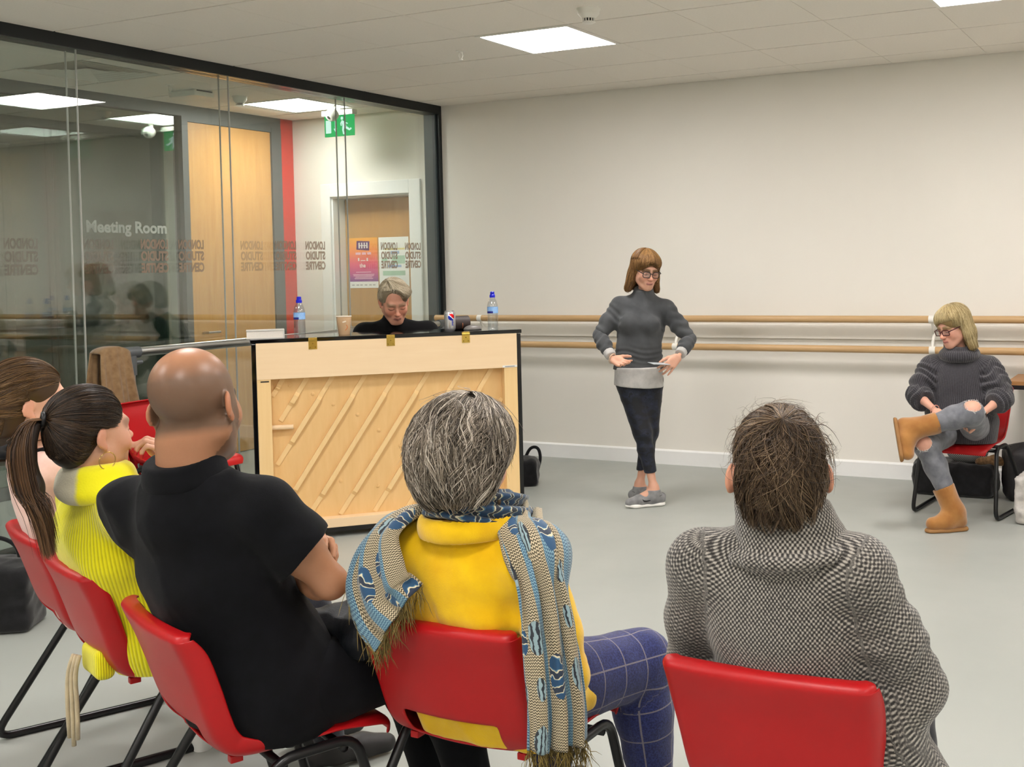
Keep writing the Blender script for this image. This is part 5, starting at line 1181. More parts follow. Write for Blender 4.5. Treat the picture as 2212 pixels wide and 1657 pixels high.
# ---- shaven-headed person in a black polo
YW = -24
J = dict(f=(-.08, 1, 0), pel=(.0, -.06, .565), waist=(.0, -.10, .68), chest=(-.01, -.165, .82), neck=(.005, -.222, 1.03), shL=(-.185, -.235, .955), shR=(.160, -.165, .965),
    elL=(-.22, .0, .76), elR=(.250, -.055, .785), wrL=(.01, .07, .815), wrR=(.055, .03, .745), hipL=(-.07, -.02, .52), hipR=(.10, -.08, .52), knL=(.12, .37, .52), knR=(.29, .30, .52), anL=(.16, .42, .09), anR=(.34, .36, .09),
    toL=(.24, .58, .03), toR=(.44, .51, .03), head=(.035, -.228, 1.207), nk=(.0, -.03, -.06))
hR = (-4, -7, 20)
def stubble(P, c):
    n = fold_noise(P, 3, 60); z = P[:, 2] - .02 * P[:, 1]; back = P[:, 1] < .045 + .25 * np.maximum(P[:, 2] - .0, 0)
    m = np.clip((.098 - z) / .05, 0, 1) * np.clip((z + .062 + .12 * np.maximum(P[:, 1] + .04, 0)) / .02, 0, 1) * back * (np.abs(P[:, 0]) < .0785); m = np.clip(m * (.92 + .06 * n), 0, .85)
    beard = .65 * np.clip((-.035 - P[:, 2]) / .02, 0, 1) * (P[:, 1] > .0) * np.clip((P[:, 2] + .13) / .02, 0, 1)
    c = c * (1 - m[:, None]) + A((.115, .075, .05)) * m[:, None]; return c * (1 - beard[:, None]) + A((.07, .045, .03)) * beard[:, None]
sk = torso_skin(J, YW, -.006, 1.14); sk.cone((.002, -.222, 1.0), .066, (.012, -.238, 1.12), .062, k=.03)
sk.extend(hand_ops(J['wrL'], (.85, .1, .25), (.1, .6, .75), 1, (24, 28, 32, 34), s=1.08)); sk.extend(hand_ops(J['wrR'], (-.8, .1, -.1), (-.1, -.7, .7), -1, (55, 58, 60, 60), s=1.08))
P3, hc, HR, hs = person('seated shaven-headed person in a black polo shirt with folded arms', (-2.06, 2.03, 0), J, (J['head'], hR, 1.10), sk, (.41, .20, .11), (.33, .13, .09), (.03, .02, .015), shade=stubble, jaw=1.15)
P3.children[0].data.materials.clear(); P3.children[0].data.materials.append(skin_mat('tanned_skin', .38, .08))
M['polo'] = cloth_mat('black_polo_cotton', srgb(10, 11, 16), srgb(5, 6, 9), .85, .25, 600, .04)
aR, bR = A(J['shR']), A(J['elR']); q_ = aR + (bR - aR) * .62; po = Ops()
po.cone(aR, .076, aR + (bR - aR) * .45, .080, k=.04); po.cone(aR + (bR - aR) * .45, .080, aR + (bR - aR) * .68, .082, k=.02); po.cut(q_, unit(bR - aR) + A((.25, .1, 0)), k=.006)
po.cone(J['shL'], .076, (-.212, -.10, .85), .080, k=.04); po.cut((-.214, -.085, .835), unit(A(J['elL']) - A(J['shL'])), k=.006)
po.extend(body(J, ('torso',), .014, 1.14)); po.chain([(-.01, -.10, .68), (0, -.06, .56), (.01, -.04, .46)], [.165, .19, .195], k=.06, flat=((0, 1, 0), .85))
back_cut(po, YW, -.240); po.cut((0, 0, .42), (0, 0, -1)); po.cone((.0, -.226, .97), .100, (-.002, -.228, 1.045), .082, k=.05); po.cut((.0, -.22, 1.058), (0, -.1, 1))
garment('polo_shirt', P3, po, M['polo'], .0065, .009, 41, 11, (1, 1, .7))
cl = Ops(); nc = A((-.002, -.228, 1.045)); cl.cone(nc, .092, nc + A((.002, -.006, .045)), .084, k=.01); cl.cut(nc + A((0, 0, .052)), (0, -.28, 1), k=.006); cl.cut(nc + A((0, 0, -.012)), (0, .2, -1)); cl.ell(nc + A((0, .02, .06)), (.073, .080, .05), k=.006, mode='s')
garment('polo_collar', P3, cl, M['polo'], .005)
garment('black_trousers', P3, body(J, ('thigh', 'shin'), .016, 1.12), M['polo'], .009, .006, 43); shoes(P3, J, M['shoe_dark'])
# jacket on the lap
JT = thing('folded_jacket', 'dark padded jacket bundled on the lap of the person in the black polo', 'jacket', (-2.06 + .17, 2.03 + .17, .615))
o_ = Ops(); o_.chain([(-.08, -.12, .02), (.04, .02, .03), (.10, .12, .02)], [.075, .09, .08], k=.05, flat=((0, 0, 1.), .6)); o_.cone((.07, -.11, .0), .06, (.2, .02, -.02), .065, k=.05)
skin_shape('cloth', o_, .007, cloth_mat('dark_padded_nylon', srgb(38, 40, 44), srgb(16, 18, 22), .5, .3, 200, .0), JT, disp=lambda P: .014 * fold_noise(P, 77, 20))

# ---- person with ponytail in yellow ribbed jumper
YW = -23
J = dict(f=(.36, .93, 0), pel=(.01, -.085, .555), waist=(.0, -.155, .66), chest=(.0, -.21, .775), neck=(.045, -.255, .955), shL=(-.125, -.15, .885), shR=(.185, -.26, .885),
    elL=(-.02, .08, .70), elR=(.285, -.10, .74), wrL=(.16, .10, .64), wrR=(.215, -.165, .965), hipL=(-.05, -.06, .51), hipR=(.11, -.12, .51), knL=(.1, .34, .485), knR=(.27, .26, .485), anL=(.13, .38, .09), anR=(.31, .3, .09),
    toL=(.21, .53, .03), toR=(.4, .45, .03), head=(.062, -.278, 1.092), nk=(0, -.02, -.07))
hR = (4, 4, -5)
sk = torso_skin(J, YW); sk.extend(hand_ops(J['wrL'], (.7, .6, 0), (0, 0, 1), 1, (25, 28, 30, 32)))
HD = hand_ops(J['wrR'], (-.35, -.0, .95), (.75, .55, .25), 1, (42, 48, 52, 56), 5, (30, 35), s=.95); tips = [x[2][2] for x in HD if x[1] == 'c']
sk.extend(HD)
red = (.45, .012, .02); nl = [(tips[i] + A((0, 0, .003)), .0085, red) for i in (6, 9, 12, 15, 18) if i < len(tips)]
P4, hc, HR, hs = person('seated person with long brown ponytail and bright yellow jumper, hand at mouth', (-2.70, 2.284, 0), J, (J['head'], hR, .97), sk, (.62, .35, .24), (.52, .2, .17), (.10, .06, .04), nails=nl, brows=.5)
def rib_yellow():
    t = NT('yellow_rib_knit'); x, y, z = t.sep(t.attr('cloth')); r = t.math('ADD', t.math('MULTIPLY', t.math('SINE', t.math('MULTIPLY', x, 2 * PI / .0085)), .5), .5); v = t.coord()
    c = t.ramp(t.math('ADD', t.math('MULTIPLY', r, .7), t.math('MULTIPLY', t.noise(v, 60, 3), .3)), [(.1, srgb(206, 196, 0)), (.6, srgb(248, 240, 10))]); return t.pbr(c, .9, 0, t.bump(r, .5, .003), sheen=.3)
M['rib'] = rib_yellow()
ju = Ops(); a_, b_ = A(J['elR']), A(J['wrR']); ju.chain([a_, a_ * .6 + b_ * .4, b_], [.056, .052, .046], k=.02); ju.cut(a_ * .16 + b_ * .84, b_ - a_, k=.006)
a_, b_ = A(J['elL']), A(J['wrL']); ju.chain([a_, a_ * .6 + b_ * .4, b_], [.056, .052, .046], k=.02); ju.cut(a_ * .1 + b_ * .9, b_ - a_, k=.006)
ju.extend(body(J, ('torso', 'arm'), .020, 1.08)); ju.chain([(.03, -.13, .64), (.03, -.09, .52), (.03, -.07, .44)], [.14, .155, .16], k=.05, flat=((.36, .93, 0), .8)); back_cut(ju, YW); ju.cut((0, 0, .418), (0, 0, -1))
garment('ribbed_jumper', P4, ju, M['rib'], .0065, .005, 51, 11, uv=limb_uv([((.03, -.1, .4), (.045, -.23, .96), .14, (0, -1, 0)), (J['shL'], J['elL'], .055, (-1, 0, 0)), (J['shR'], J['elR'], .055, (1, 0, 0)), (J['elR'], J['wrR'], .05, (1, 0, 0))]))
nc = A((.062, -.262, .950)); rc_ = Ops(); rc_.chain([nc + A((.072 * math.cos(a), .070 * math.sin(a), -.006 + .008 * math.sin(a * 2 + 1))) for a in np.linspace(0, 2 * PI, 20)], [.023] * 20, k=.03); rc_.chain([nc + A((.064 * math.cos(a), .062 * math.sin(a), .028)) for a in np.linspace(0, 2 * PI, 20)], [.018] * 20, k=.03)
def roll():
    t = NT('yellow_and_cream_roll_neck'); v = t.coord(); x, y, z = t.sep(v); f = t.math('ADD', t.math('ADD', t.math('MULTIPLY', x, -.9), t.math('MULTIPLY', y, -.43)), t.math('MULTIPLY', t.noise(v, 25, 3), .02)); c = t.ramp(t.math('MULTIPLY', t.math('SUBTRACT', f, .035), 12.0), [(.42, srgb(246, 238, 12)), (.56, srgb(204, 198, 172))]); return t.pbr(c, .95, 0, t.bump(t.noise(v, 200, 3), .4, .003), sheen=.5)
garment('roll_neck', P4, rc_, roll(), .006, .005, 53, 16)
garment('trousers', P4, body(J, ('thigh', 'shin'), .012), M['jeans_dark'], .010, .004, 54); shoes(P4, J, M['shoe_dark'])
m = MB()
for k in range(3): m.tube(smooth_path([(-.08 + .012 * k, -.245, .47), (-.10 + .014 * k, -.25, .42), (-.095 + .01 * k + .01 * (k - 1), -.25, .33), (-.10 + .016 * k, -.25, .24 - .02 * (k % 2))], 2), [.007] * 50 if False else .006, 6)
m.build('knit_tassel', cloth_mat('cream_wool', srgb(206, 190, 156), None, .95, .5), P4, smooth=True)
hem = Ops(); hem.box((-.03, -.208, .452), (.055, .006, .022), .022, rotm(0, 0, YW)); garment('jumper_hem', P4, hem, M['rib'], .006, .003, 55, uv=limb_uv([((-.03, -.2, .3), (-.03, -.2, .6), .1, (0, -1, 0))]))
vol = Ops(); vol.ell((0, -.018, .038), (.079, .099, .085), k=.02); vol.ell((0, -.062, -.02), (.066, .05, .07), k=.04); vol.cut((0, .074, .03), (0, 1, -.30), k=.015); vol.cut((0, -.02, -.085), (0, .45, -1), k=.02)
for s in (-1, 1): vol.ell((s * .086, .004, -.035), (.022, .034, .05), k=.012, mode='s')
vol = vol.moved(HR, hc, hs); dn = HR @ A((0, 0, -1.)); pole = HR @ A((0, -.97, .24)); cc = hc + HR @ A((0, -.02, .03))
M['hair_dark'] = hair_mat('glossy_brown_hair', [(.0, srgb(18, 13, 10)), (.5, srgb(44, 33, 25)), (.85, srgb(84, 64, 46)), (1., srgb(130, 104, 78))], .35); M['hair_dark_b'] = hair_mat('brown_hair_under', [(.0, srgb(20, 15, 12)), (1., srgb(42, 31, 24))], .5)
M['hair_tail'] = hair_mat('ponytail_hair', [(.0, srgb(34, 22, 14)), (.5, srgb(78, 54, 36)), (.85, srgb(124, 92, 62)), (1., srgb(160, 128, 92))], .35)
def _lim4(ph):
    d = np.abs((np.degrees(ph) + 180) % 360 - 180); return np.where((d > 25) & (d < 85), 88, np.where(d <= 25, 60, 154))
pa = strands_polar(vol, cc, pole, 4200, (6, 95), (45, 80), (0, 360), 10, (.0, .003), .02, .05, 61, ref=dn, thfun=_lim4)
pa2 = strands_polar(vol, cc, pole, 1500, (4, 20), (70, 110), (60, 300), 12, (.001, .005), .03, .06, 62, ref=dn, thfun=_lim4, clump=120, cw=.05)
hair_obj('hair', P4, M['hair_dark'], vol, [pa, pa2], .006, .0010, M['hair_dark_b'])
tie = cc + pole * (float(surf_r(vol, cc, pole[None])[0]) + .004); r_ = np.random.default_rng(8); tl = []
bk = unit(A((-.52, -.85, 0))); sd_ = unit(A((.85, -.52, 0)))
for k in range(1500):
    a, b = r_.normal(size=2) * .45; w = r_.uniform(.2, 1); L = r_.uniform(.78, 1.05)
    ctl = [tie + A((0, 0, 0)) + sd_ * a * .012 + bk * 0, tie + bk * (.035 + .01 * b) + sd_ * a * .022 + A((0, 0, -.005)), tie + bk * (.055 + .02 * b) + sd_ * (a * .042) + A((0, 0, -.07)), tie + bk * (.045 + .022 * b) + sd_ * (a * .06 - .005) + A((0, 0, -.17)), tie + bk * (.02 + .02 * b) + sd_ * (a * .06 + .004) + A((0, 0, -.25 * L)), tie + bk * (.005 + .02 * b) + sd_ * (a * .045 + .02) + A((0, 0, -.335 * L))]
    tl.append(spline(ctl, 14))
tvol = Ops(); tvol.chain([tie + bk * .02 + A((0, 0, -.01)), tie + bk * .052 + A((0, 0, -.08)), tie + bk * .04 + A((0, 0, -.17)), tie + bk * .02 + sd_ * .006 + A((0, 0, -.25))], [.012, .026, .03, .014], k=.02)
hair_obj('ponytail', P4, M['hair_tail'], tvol, [(A(tl), .0011)], .006, .0011, M['hair_dark_b'])
m = MB(); zt_ = unit(bk + A((0, 0, .1))); qt = Vector(zt_).to_track_quat('Z', 'X').to_matrix(); m.tube(ring(tie + bk * .006, A(qt), .015, .015, 16), .006, 7, closed=True); m.build('hair_tie', M['black'], P4, smooth=True)
m = MB(); e0 = hc + HR @ (A((.081, -.008, -.047)) * hs); m.tube([tuple(e0 + unit(HR @ A((.1, .9, 0))) * .021 * math.sin(a) * 1.0 + A((0, 0, -.022 + .022 * math.cos(a)))) for a in np.linspace(0, 2 * PI, 24)[:-1]], .0013, 6, closed=True); m.build('hoop_earring', plain('gold', srgb(210, 180, 120), .2, 1.0), P4, smooth=True)

# ---- person in pale pink at the left edge
YW = -24
J = dict(f=(.40, .92, 0), pel=(.0, -.08, .56), waist=(-.0, -.15, .68), chest=(-.01, -.21, .80), neck=(-.008, -.278, .985), shL=(-.165, -.17, .92), shR=(.105, -.295, .92),
    elL=(-.09, .06, .72), elR=(.18, -.12, .72), wrL=(.1, .12, .64), wrR=(.16, .07, .64), hipL=(-.07, -.05, .515), hipR=(.09, -.12, .515), knL=(.08, .35, .49), knR=(.24, .27, .49), anL=(.1, .4, .09), anR=(.28, .31, .09),
    toL=(.18, .55, .03), toR=(.37, .46, .03), head=(.034, -.306, 1.130), nk=(-.02, .0, -.07))
hR = (2, 3, -25)
sk = torso_skin(J, YW); sk.extend(hand_ops(J['wrL'], (.7, .6, 0), (0, 0, 1), 1)); sk.extend(hand_ops(J['wrR'], (.5, .8, 0), (0, 0, 1), -1))
P5, hc, HR, hs = person('seated person in pale pink top with pinned-up brown hair at the left edge', (-3.157, 2.487, 0), J, (J['head'], hR, 1.0), sk, (.68, .40, .29), (.55, .22, .18), (.14, .09, .06), brows=.5)
tp = body(J, ('torso', 'arm', 'fore'), .014, 1.0); tp.chain([(0, -.13, .66), (0, -.09, .53), (0, -.07, .45)], [.14, .155, .16], k=.05, flat=((.4, .92, 0), .8)); back_cut(tp, YW); tp.cut((0, 0, .418), (0, 0, -1)); tp.cut((-.02, -.28, .985), (.0, .15, 1), k=.006)
garment('pink_top', P5, tp, cloth_mat('pale_pink_cotton', srgb(236, 200, 188), srgb(224, 184, 172), .85, .2, 400), .0075, .005, 71, 12)
m = MB(); m.tube([tuple(A((-.006, -.281, .988)) + A((.083 * math.cos(a), .083 * math.sin(a), .010 * math.sin(a)))) for a in np.linspace(0, 2 * PI, 30)[:-1]], .011, 8, closed=True, flat=1.8); m.build('black_neckband', M['polo'], P5, smooth=True)
m = MB(); m.tube([tuple(A((-.004, -.278, 1.018)) + A((.066 * math.cos(a), .066 * math.sin(a), .006 * math.sin(a)))) for a in np.linspace(0, 2 * PI, 40)[:-1]], .0013, 5, closed=True); m.build('necklace', plain('dark_chain', srgb(90, 70, 60), .4, .7), P5, smooth=True)
garment('trousers', P5, body(J, ('thigh', 'shin'), .012), M['jeans_dark'], .010, .004, 74); shoes(P5, J, M['shoe_dark'])
vol = Ops(); vol.ell((0, -.018, .040), (.082, .102, .088), k=.02); vol.ell((0, -.065, -.025), (.068, .055, .075), k=.04); vol.ell((0, -.11, -.02), (.045, .03, .04), k=.03); vol.cut((0, .072, .03), (0, 1, -.38), k=.015); vol.cut((0, -.02, -.09), (0, .45, -1), k=.02)
for s in (-1, 1): vol.ell((s * .088, -.002, -.03), (.022, .034, .048), k=.012, mode='s')
vol = vol.moved(HR, hc, hs); dn = HR @ A((0, 0, -1.)); pole = HR @ A((0, -.98, -.2)); cc = hc + HR @ A((0, -.02, .03))
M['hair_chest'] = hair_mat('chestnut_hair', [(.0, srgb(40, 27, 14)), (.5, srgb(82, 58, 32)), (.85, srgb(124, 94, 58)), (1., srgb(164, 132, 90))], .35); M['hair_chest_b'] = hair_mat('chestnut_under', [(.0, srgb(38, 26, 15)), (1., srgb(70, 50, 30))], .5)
def _lim5(ph):
    d = np.abs((np.degrees(ph) + 180) % 360 - 180); return np.where((d > 60) & (d < 100), 92, np.where(d <= 60, 50, 170))
pa = strands_polar(vol, cc, pole, 4200, (6, 115), (45, 80), (0, 360), 10, (.0, .004), .03, .06, 81, ref=dn, thfun=_lim5); pa2 = strands_polar(vol, cc, pole, 1500, (4, 30), (70, 115), (60, 300), 12, (.001, .006), .04, .08, 82, ref=dn, thfun=_lim5, clump=110, cw=.05)
hair_obj('hair', P5, M['hair_chest'], vol, [pa, pa2], .006, .0010, M['hair_chest_b'])
# ------------------------------------------------------------------ spectacles
def glasses(t, hc, HR, hs, mat, w=.024, hgt=.0185, r=.0017, drop=-.006, rnd=.012):
    def W_(p): return tuple(A(hc) + HR @ (A(p, float) * hs))
    G = MB()
    for s in (-1, 1):
        pts = [(s * .032 + x * 1.0, .1045 - abs(s * .032 + x) * .12, drop + z) for x, z in rrect(-w, -hgt, w, hgt, rnd, 5)]; G.tube([W_(p) for p in pts], r, 6, closed=True)
        G.tube([W_(p) for p in ((s * .056, .098, drop + .008), (s * .068, .088, drop + .010), (s * .074, .05, drop + .010), (s * .079, -.005, drop + .008), (s * .078, -.02, drop - .006))], r * 1.15, 6)
    G.tube([W_(p) for p in ((-.0085, .1035, drop + .006), (0, .106, drop + .009), (.0085, .1035, drop + .006))], r, 6)
    g = G.build('spectacles', mat, t, smooth=True)
    for s in (-1, 1):
        L = MB(); pts = [W_((s * .032 + x, .1045 - abs(s * .032 + x) * .12, drop + z)) for x, z in rrect(-w, -hgt, w, hgt, rnd, 5)]; L.add(pts, [tuple(range(len(pts)))]); L.build('lens', M['pet'], g)
def band(t, name, c, axis, r, tube, mat, fl=1.0, n=24):
    q = A(Vector(axis).to_track_quat('Z', 'X').to_matrix()); m = MB(); m.tube(ring(c, q, r, r * .85, n), tube, 6, closed=True, flat=fl); return m.build(name, mat, t, smooth=True)
# ---- standing person by the barre
J = dict(f=(.42, -.91, 0), pel=(-.028, .006, .80), waist=(-.023, .002, .965), chest=(-.016, .021, 1.115), neck=(-.004, .045, 1.285), shR=(-.140, -.014, 1.238), shL=(.132, .080, 1.212), elR=(-.232, -.125, 1.062), elL=(.286, .098, 1.028),
    wrR=(-.096, -.212, .925), wrL=(.283, -.062, .935), hipR=(-.080, -.035, .775), hipL=(.028, .050, .77), knR=(.018, -.055, .458), knL=(.022, .040, .448), anR=(.087, -.050, .115), anL=(-.052, .035, .112), toR=(-.030, -.150, .03), toL=(.075, .085, .03), head=(.030, .020, 1.466), nk=(-.015, .012, -.08))
hR = (-17, -4, -131)
sk = body(J, ('torso', 'arm', 'fore', 'thigh', 'shin', 'foot', 'neck'), -.014, .90)
sk.extend(hand_ops(J['wrR'], (.90, -.24, -.30), (-.4, .7, -.5), 1, (12, 16, 20, 22), 4, (38, 0), s=.93)); sk.extend(hand_ops(J['wrL'], (-.42, -.55, -.60), (.7, -.45, .3), 1, (22, 26, 22, 16), 8, (32, 12), s=.93))
PS, hc, HR, hs = person('standing person in charcoal roll-neck and dark leggings with arms held low', (-3.175, 6.27, 0), J, (J['head'], hR, .98), sk, (.66, .37, .26), (.55, .22, .19), (.18, .10, .05), h=.0042)
M['char'] = cloth_mat('charcoal_jersey', srgb(80, 82, 84), srgb(60, 62, 64), .85, .15, 500, .15, vs=8); M['lgrey'] = cloth_mat('light_grey_jersey', srgb(186, 184, 180), srgb(170, 168, 165), .85, .15, 400)
top = body(J, ('torso', 'arm', 'fore'), .004, .92, bust=.85); top.cone((-.025, 0, .97), .122, (-.028, .006, .84), .142, k=.03, flat=((.42, -.91, 0), .72)); top.cut((0, 0, .835), (0, 0, -1))
for s in ('R', 'L'):
    a, b = A(J['el' + s]), A(J['wr' + s])
def cut_limb(a, b, ra, rb, f0, f1, k=.02):
    """a cuff: only the stretch f0..f1 of the limb a-b"""
    a = A(a, float); b = A(b, float); o = Ops(); o.cone(a + (b - a) * (f0 - .05), ra, a + (b - a) * (f1 + .05), rb, k=.01); o.cut(a + (b - a) * f1, b - a, k=.003); o.cut(a + (b - a) * f0, a - b, k=.003); return o
top = Ops()
for s in ('R', 'L'):
    a, b = A(J['el' + s]), A(J['wr' + s]); top.chain([a, a + (b - a) * .35, a + (b - a) * .78], [.043, .043, .034], k=.02)
fo = Ops()
def sleeve(a, b, f1, ra, rb): o = Ops(); a = A(a, float); b = A(b, float); o.chain([a, a + (b - a) * .4, a + (b - a) * (f1 + .1)], [ra, ra * 1.0, rb], k=.02); o.cut(a + (b - a) * f1, b - a, k=.003); return o
parts = [sleeve(J['elR'], J['wrR'], .72, .043, .035)]
top = sleeve(J['elR'], J['wrR'], .70, .043, .035); tl_ = sleeve(J['elL'], J['wrL'], .70, .043, .035)
core = body(J, ('torso', 'arm'), .006, 1.0, bust=.9); core.cone((-.025, 0, .97), .132, (-.028, .006, .84), .158, k=.03, flat=((.42, -.91, 0), .72)); core.cut((0, 0, .838), (0, -.06, -1), k=.006); core.cone((-.004, .040, 1.27), .068, (.006, .030, 1.345), .060, k=.03); core.cut((0.0, .03, 1.352), (.15, -.3, 1), k=.006)
core2 = body(J, ('arm',), .004, .92); 
def swf(P): return sleeve_rings(J['shR'], J['elR'], 4, .003)(P) + sleeve_rings(J['shL'], J['elL'], 4, .003, 2.)(P) + .003 * np.sin(P[:, 2] * 190 + 3 * np.sin(P[:, 0] * 22)) * np.exp(-((P[:, 2] - .93) / .05) ** 2)
garment('roll_neck_top', PS, core, M['char'], .0055, .0035, 91, 14, (1, 1, .6), dispf=swf)
for s, sd0 in (('R', 0.), ('L', 2.)):
    garment('sleeve', PS, sleeve(J['el' + s], J['wr' + s], .72, .044, .036), M['char'], .0055, .002, 92, 20, dispf=sleeve_rings(J['el' + s], J['wr' + s], 4, .0035, sd0))
    garment('cuff', PS, cut_limb(J['el' + s], J['wr' + s], .036, .034, .70, .90), M['lgrey'], .004)
un = Ops(); un.cone((-.027, .004, .90), .150, (-.029, .004, .72), .156, k=.02, flat=((.42, -.91, 0), .90)); un.cut((0, 0, .86), (0, 0, 1)); un.cut((-.03, 0, .738), (-.07, 0, -1), k=.004)
garment('undershirt', PS, un, M['lgrey'], .0055, .002, 93, 20)
def camo():
    t = NT('navy_camouflage'); v = t.coord(); n = t.noise(t.map(v, (1, 1, 1.6)), 16, 2); return t.pbr(t.ramp(n, [(.36, srgb(10, 12, 20)), (.5, srgb(18, 24, 40)), (.62, srgb(26, 32, 52)), (.7, srgb(12, 14, 22))], 'CONSTANT'), .7, 0, sheen=.1)
lg = body(J, ('thigh',), .0, .97); lg.cone((-.027, .006, .80), .13, (-.027, .006, .76), .13, k=.03, flat=((.42, -.91, 0), .72)); lg.extend(body(J, ('shin',), -.002, .92)); lg.cut((0, 0, .205), (.1, .1, -1), k=.003); lg.cut((0, 0, .86), (0, 0, 1))
garment('leggings', PS, lg, camo(), .006, .0025, 95, 18, (1, 1, 2))
M['trainer'] = cloth_mat('grey_mesh_trainer', srgb(142, 142, 142), srgb(116, 116, 118), .8, .4, 500); M['sole'] = plain('white_sole', srgb(236, 234, 228), .6)
for s in ('R', 'L'):
    sh_ = garment('trainer', PS, shoe_ops(J['an' + s], J['to' + s], 0, .95).cone(A(J['an' + s]) - A((0, 0, .05)), .043, A(J['an' + s]) - A((0, 0, .022)), .041, k=.02).cut(A(J['an' + s]) + A((0, 0, -.012)), (0, 0, 1), k=.004), M['trainer'], .0045); sh_.name = 'trainer'
    so = skin_shape('sole', sole_ops(J['an' + s], J['to' + s], 0, .024, .98), .004, M['sole'], sh_)
    a_, b_ = A(J['an' + s]), A(J['to' + s]); d_ = unit((b_ - a_) * A((1, 1, 0))); n_ = A((-d_[1], d_[0], 0)); n_ = n_ if n_ @ A((.45, -.89, 0)) > 0 else -n_; L_ = np.linalg.norm((b_ - a_)[:2])
    B_ = A((a_[0], a_[1], 0)); P_ = [B_ - d_ * .045 + n_ * .033 + A((0, 0, .072)), B_ + d_ * .0 + n_ * .0395 + A((0, 0, .055)), B_ + d_ * .045 + n_ * .0405 + A((0, 0, .043)), B_ + d_ * .07 + n_ * .040 + A((0, 0, .043)), B_ + d_ * .085 + n_ * .037 + A((0, 0, .056))]
    m = MB(); C_ = spline(P_, 14); m.tube([tuple(x) for x in C_], list(np.interp(np.linspace(0, 1, 14), [0, .5, .75, 1], [.001, .0035, .006, .002])), 6, flat=.6); m.build('swoosh', M['black'], sh_, smooth=True)
    m = MB()
    for k in range(4):
        c_ = B_ + d_ * (.055 + .02 * k) + A((0, 0, .078 - .006 * k)); m.tube([tuple(c_ - n_ * .018 - A((0, 0, .006))), tuple(c_), tuple(c_ + n_ * .018 - A((0, 0, .006)))], .0026, 6)
    m.build('laces', plain('lace_grey', srgb(200, 200, 198), .8), sh_, smooth=True)
def bob(t, hc, HR, hs, mat, matb, seed, length=-.155, fringe=58, wide=.0, side=(0, 0), zs=.125, lift=.006):
    vol = Ops(); vol.ell((0, -.018, .040), (.085 + wide, .104, .088), k=.02)
    for s in (-1, 1): vol.chain([(s * (.070 + wide), -.020, .03), (s * (.078 + wide), -.022, -.06), (s * (.094 + wide), -.014, length + .03)], [.03, .034, .036], k=.03, flat=((1., 0, 0), .62))
    vol.chain([(0, -.075, .03), (0, -.08, -.06), (0, -.075, length + .03)], [.06, .066, .06], k=.05, flat=((0, 1., 0), .55)); vol.ell((0, .046, .055), (.066, .043, .045), k=.04); vol.ell((0, .098, -.052), (.060, .085, .098), k=.012, mode='s'); vol.ell((0, .03, -.13), (.05, .07, .07), k=.02, mode='s'); vol.cut((0, 0, length), (0, 0, -1), k=.02)
    vol = vol.moved(HR, hc, hs); cc = hc + HR @ A((0, -.02, -.01)); pole = HR @ A((side[0], -.12, 1.)); ref = HR @ A((0, 1., 0))
    def lim(ph):
        d = np.abs((np.degrees(ph) - side[1] + 180) % 360 - 180); return np.where(d < 38, fringe, np.where(d < 58, 92, 158))
    p1 = strands_polar(vol, cc, pole, 2600, (4, 60), (50, 85), (0, 360), 11, (.0, lift), .03, .08, seed, ref=ref, thfun=lim); p2 = strands_polar(vol, cc, pole, 1800, (60, 110), (35, 60), (50, 310), 10, (.0, lift), .02, .05, seed + 1, ref=ref, thfun=lim, tip=.004); p3 = strands_polar(vol, cc, pole, 1100, (2, 30), (45, 82), (-48, 48), 10, (.002, .006), .04, .05, seed + 2, ref=ref, thfun=lim)
    return hair_obj('hair', t, mat, vol, [p1, p2, p3], .005, .0011, matb)
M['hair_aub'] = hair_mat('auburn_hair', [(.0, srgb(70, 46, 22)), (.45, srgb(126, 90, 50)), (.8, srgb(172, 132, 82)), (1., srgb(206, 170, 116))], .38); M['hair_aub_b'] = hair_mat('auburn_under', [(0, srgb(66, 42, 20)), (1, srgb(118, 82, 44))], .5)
bob(PS, hc, HR, hs, M['hair_aub'], M['hair_aub_b'], 101, -.160, 74)
glasses(PS, hc, HR, hs, plain('dark_frame', srgb(30, 26, 28), .3), .0240, .0185, .0024, -.008, .014)
m = MB(); e0 = hc + HR @ (A((-.082, -.004, -.055)) * hs); m.tube([tuple(e0), tuple(e0 + A((0, 0, -.02)))], .0008, 5); m.lathe([(.0005, .004), (.0045, 0), (.0005, -.005)], 10, tuple(e0 + A((0, 0, -.024)))); m.build('earring', plain('pearl', srgb(220, 205, 190), .3), PS, smooth=True)
band(PS, 'bracelet', A(J['wrR']) + unit(A((.9, -.24, -.3))) * .0, (.9, -.3, -.35), .031, .0028, plain('bracelet_beads', srgb(224, 196, 170), .35, .3))
CD = thing('folded_card', 'small pale card held in the left hand of the standing person', 'card', (-3.175 + .205, 6.27 - .178, .898), rad(58))
m = MB(); m.box((-.06, -.035, -.0012), (.06, .035, .0012)); m.build('sheet', plain('card_paper', srgb(170, 176, 180), .5), CD, rot=(rad(6), rad(5), 0))

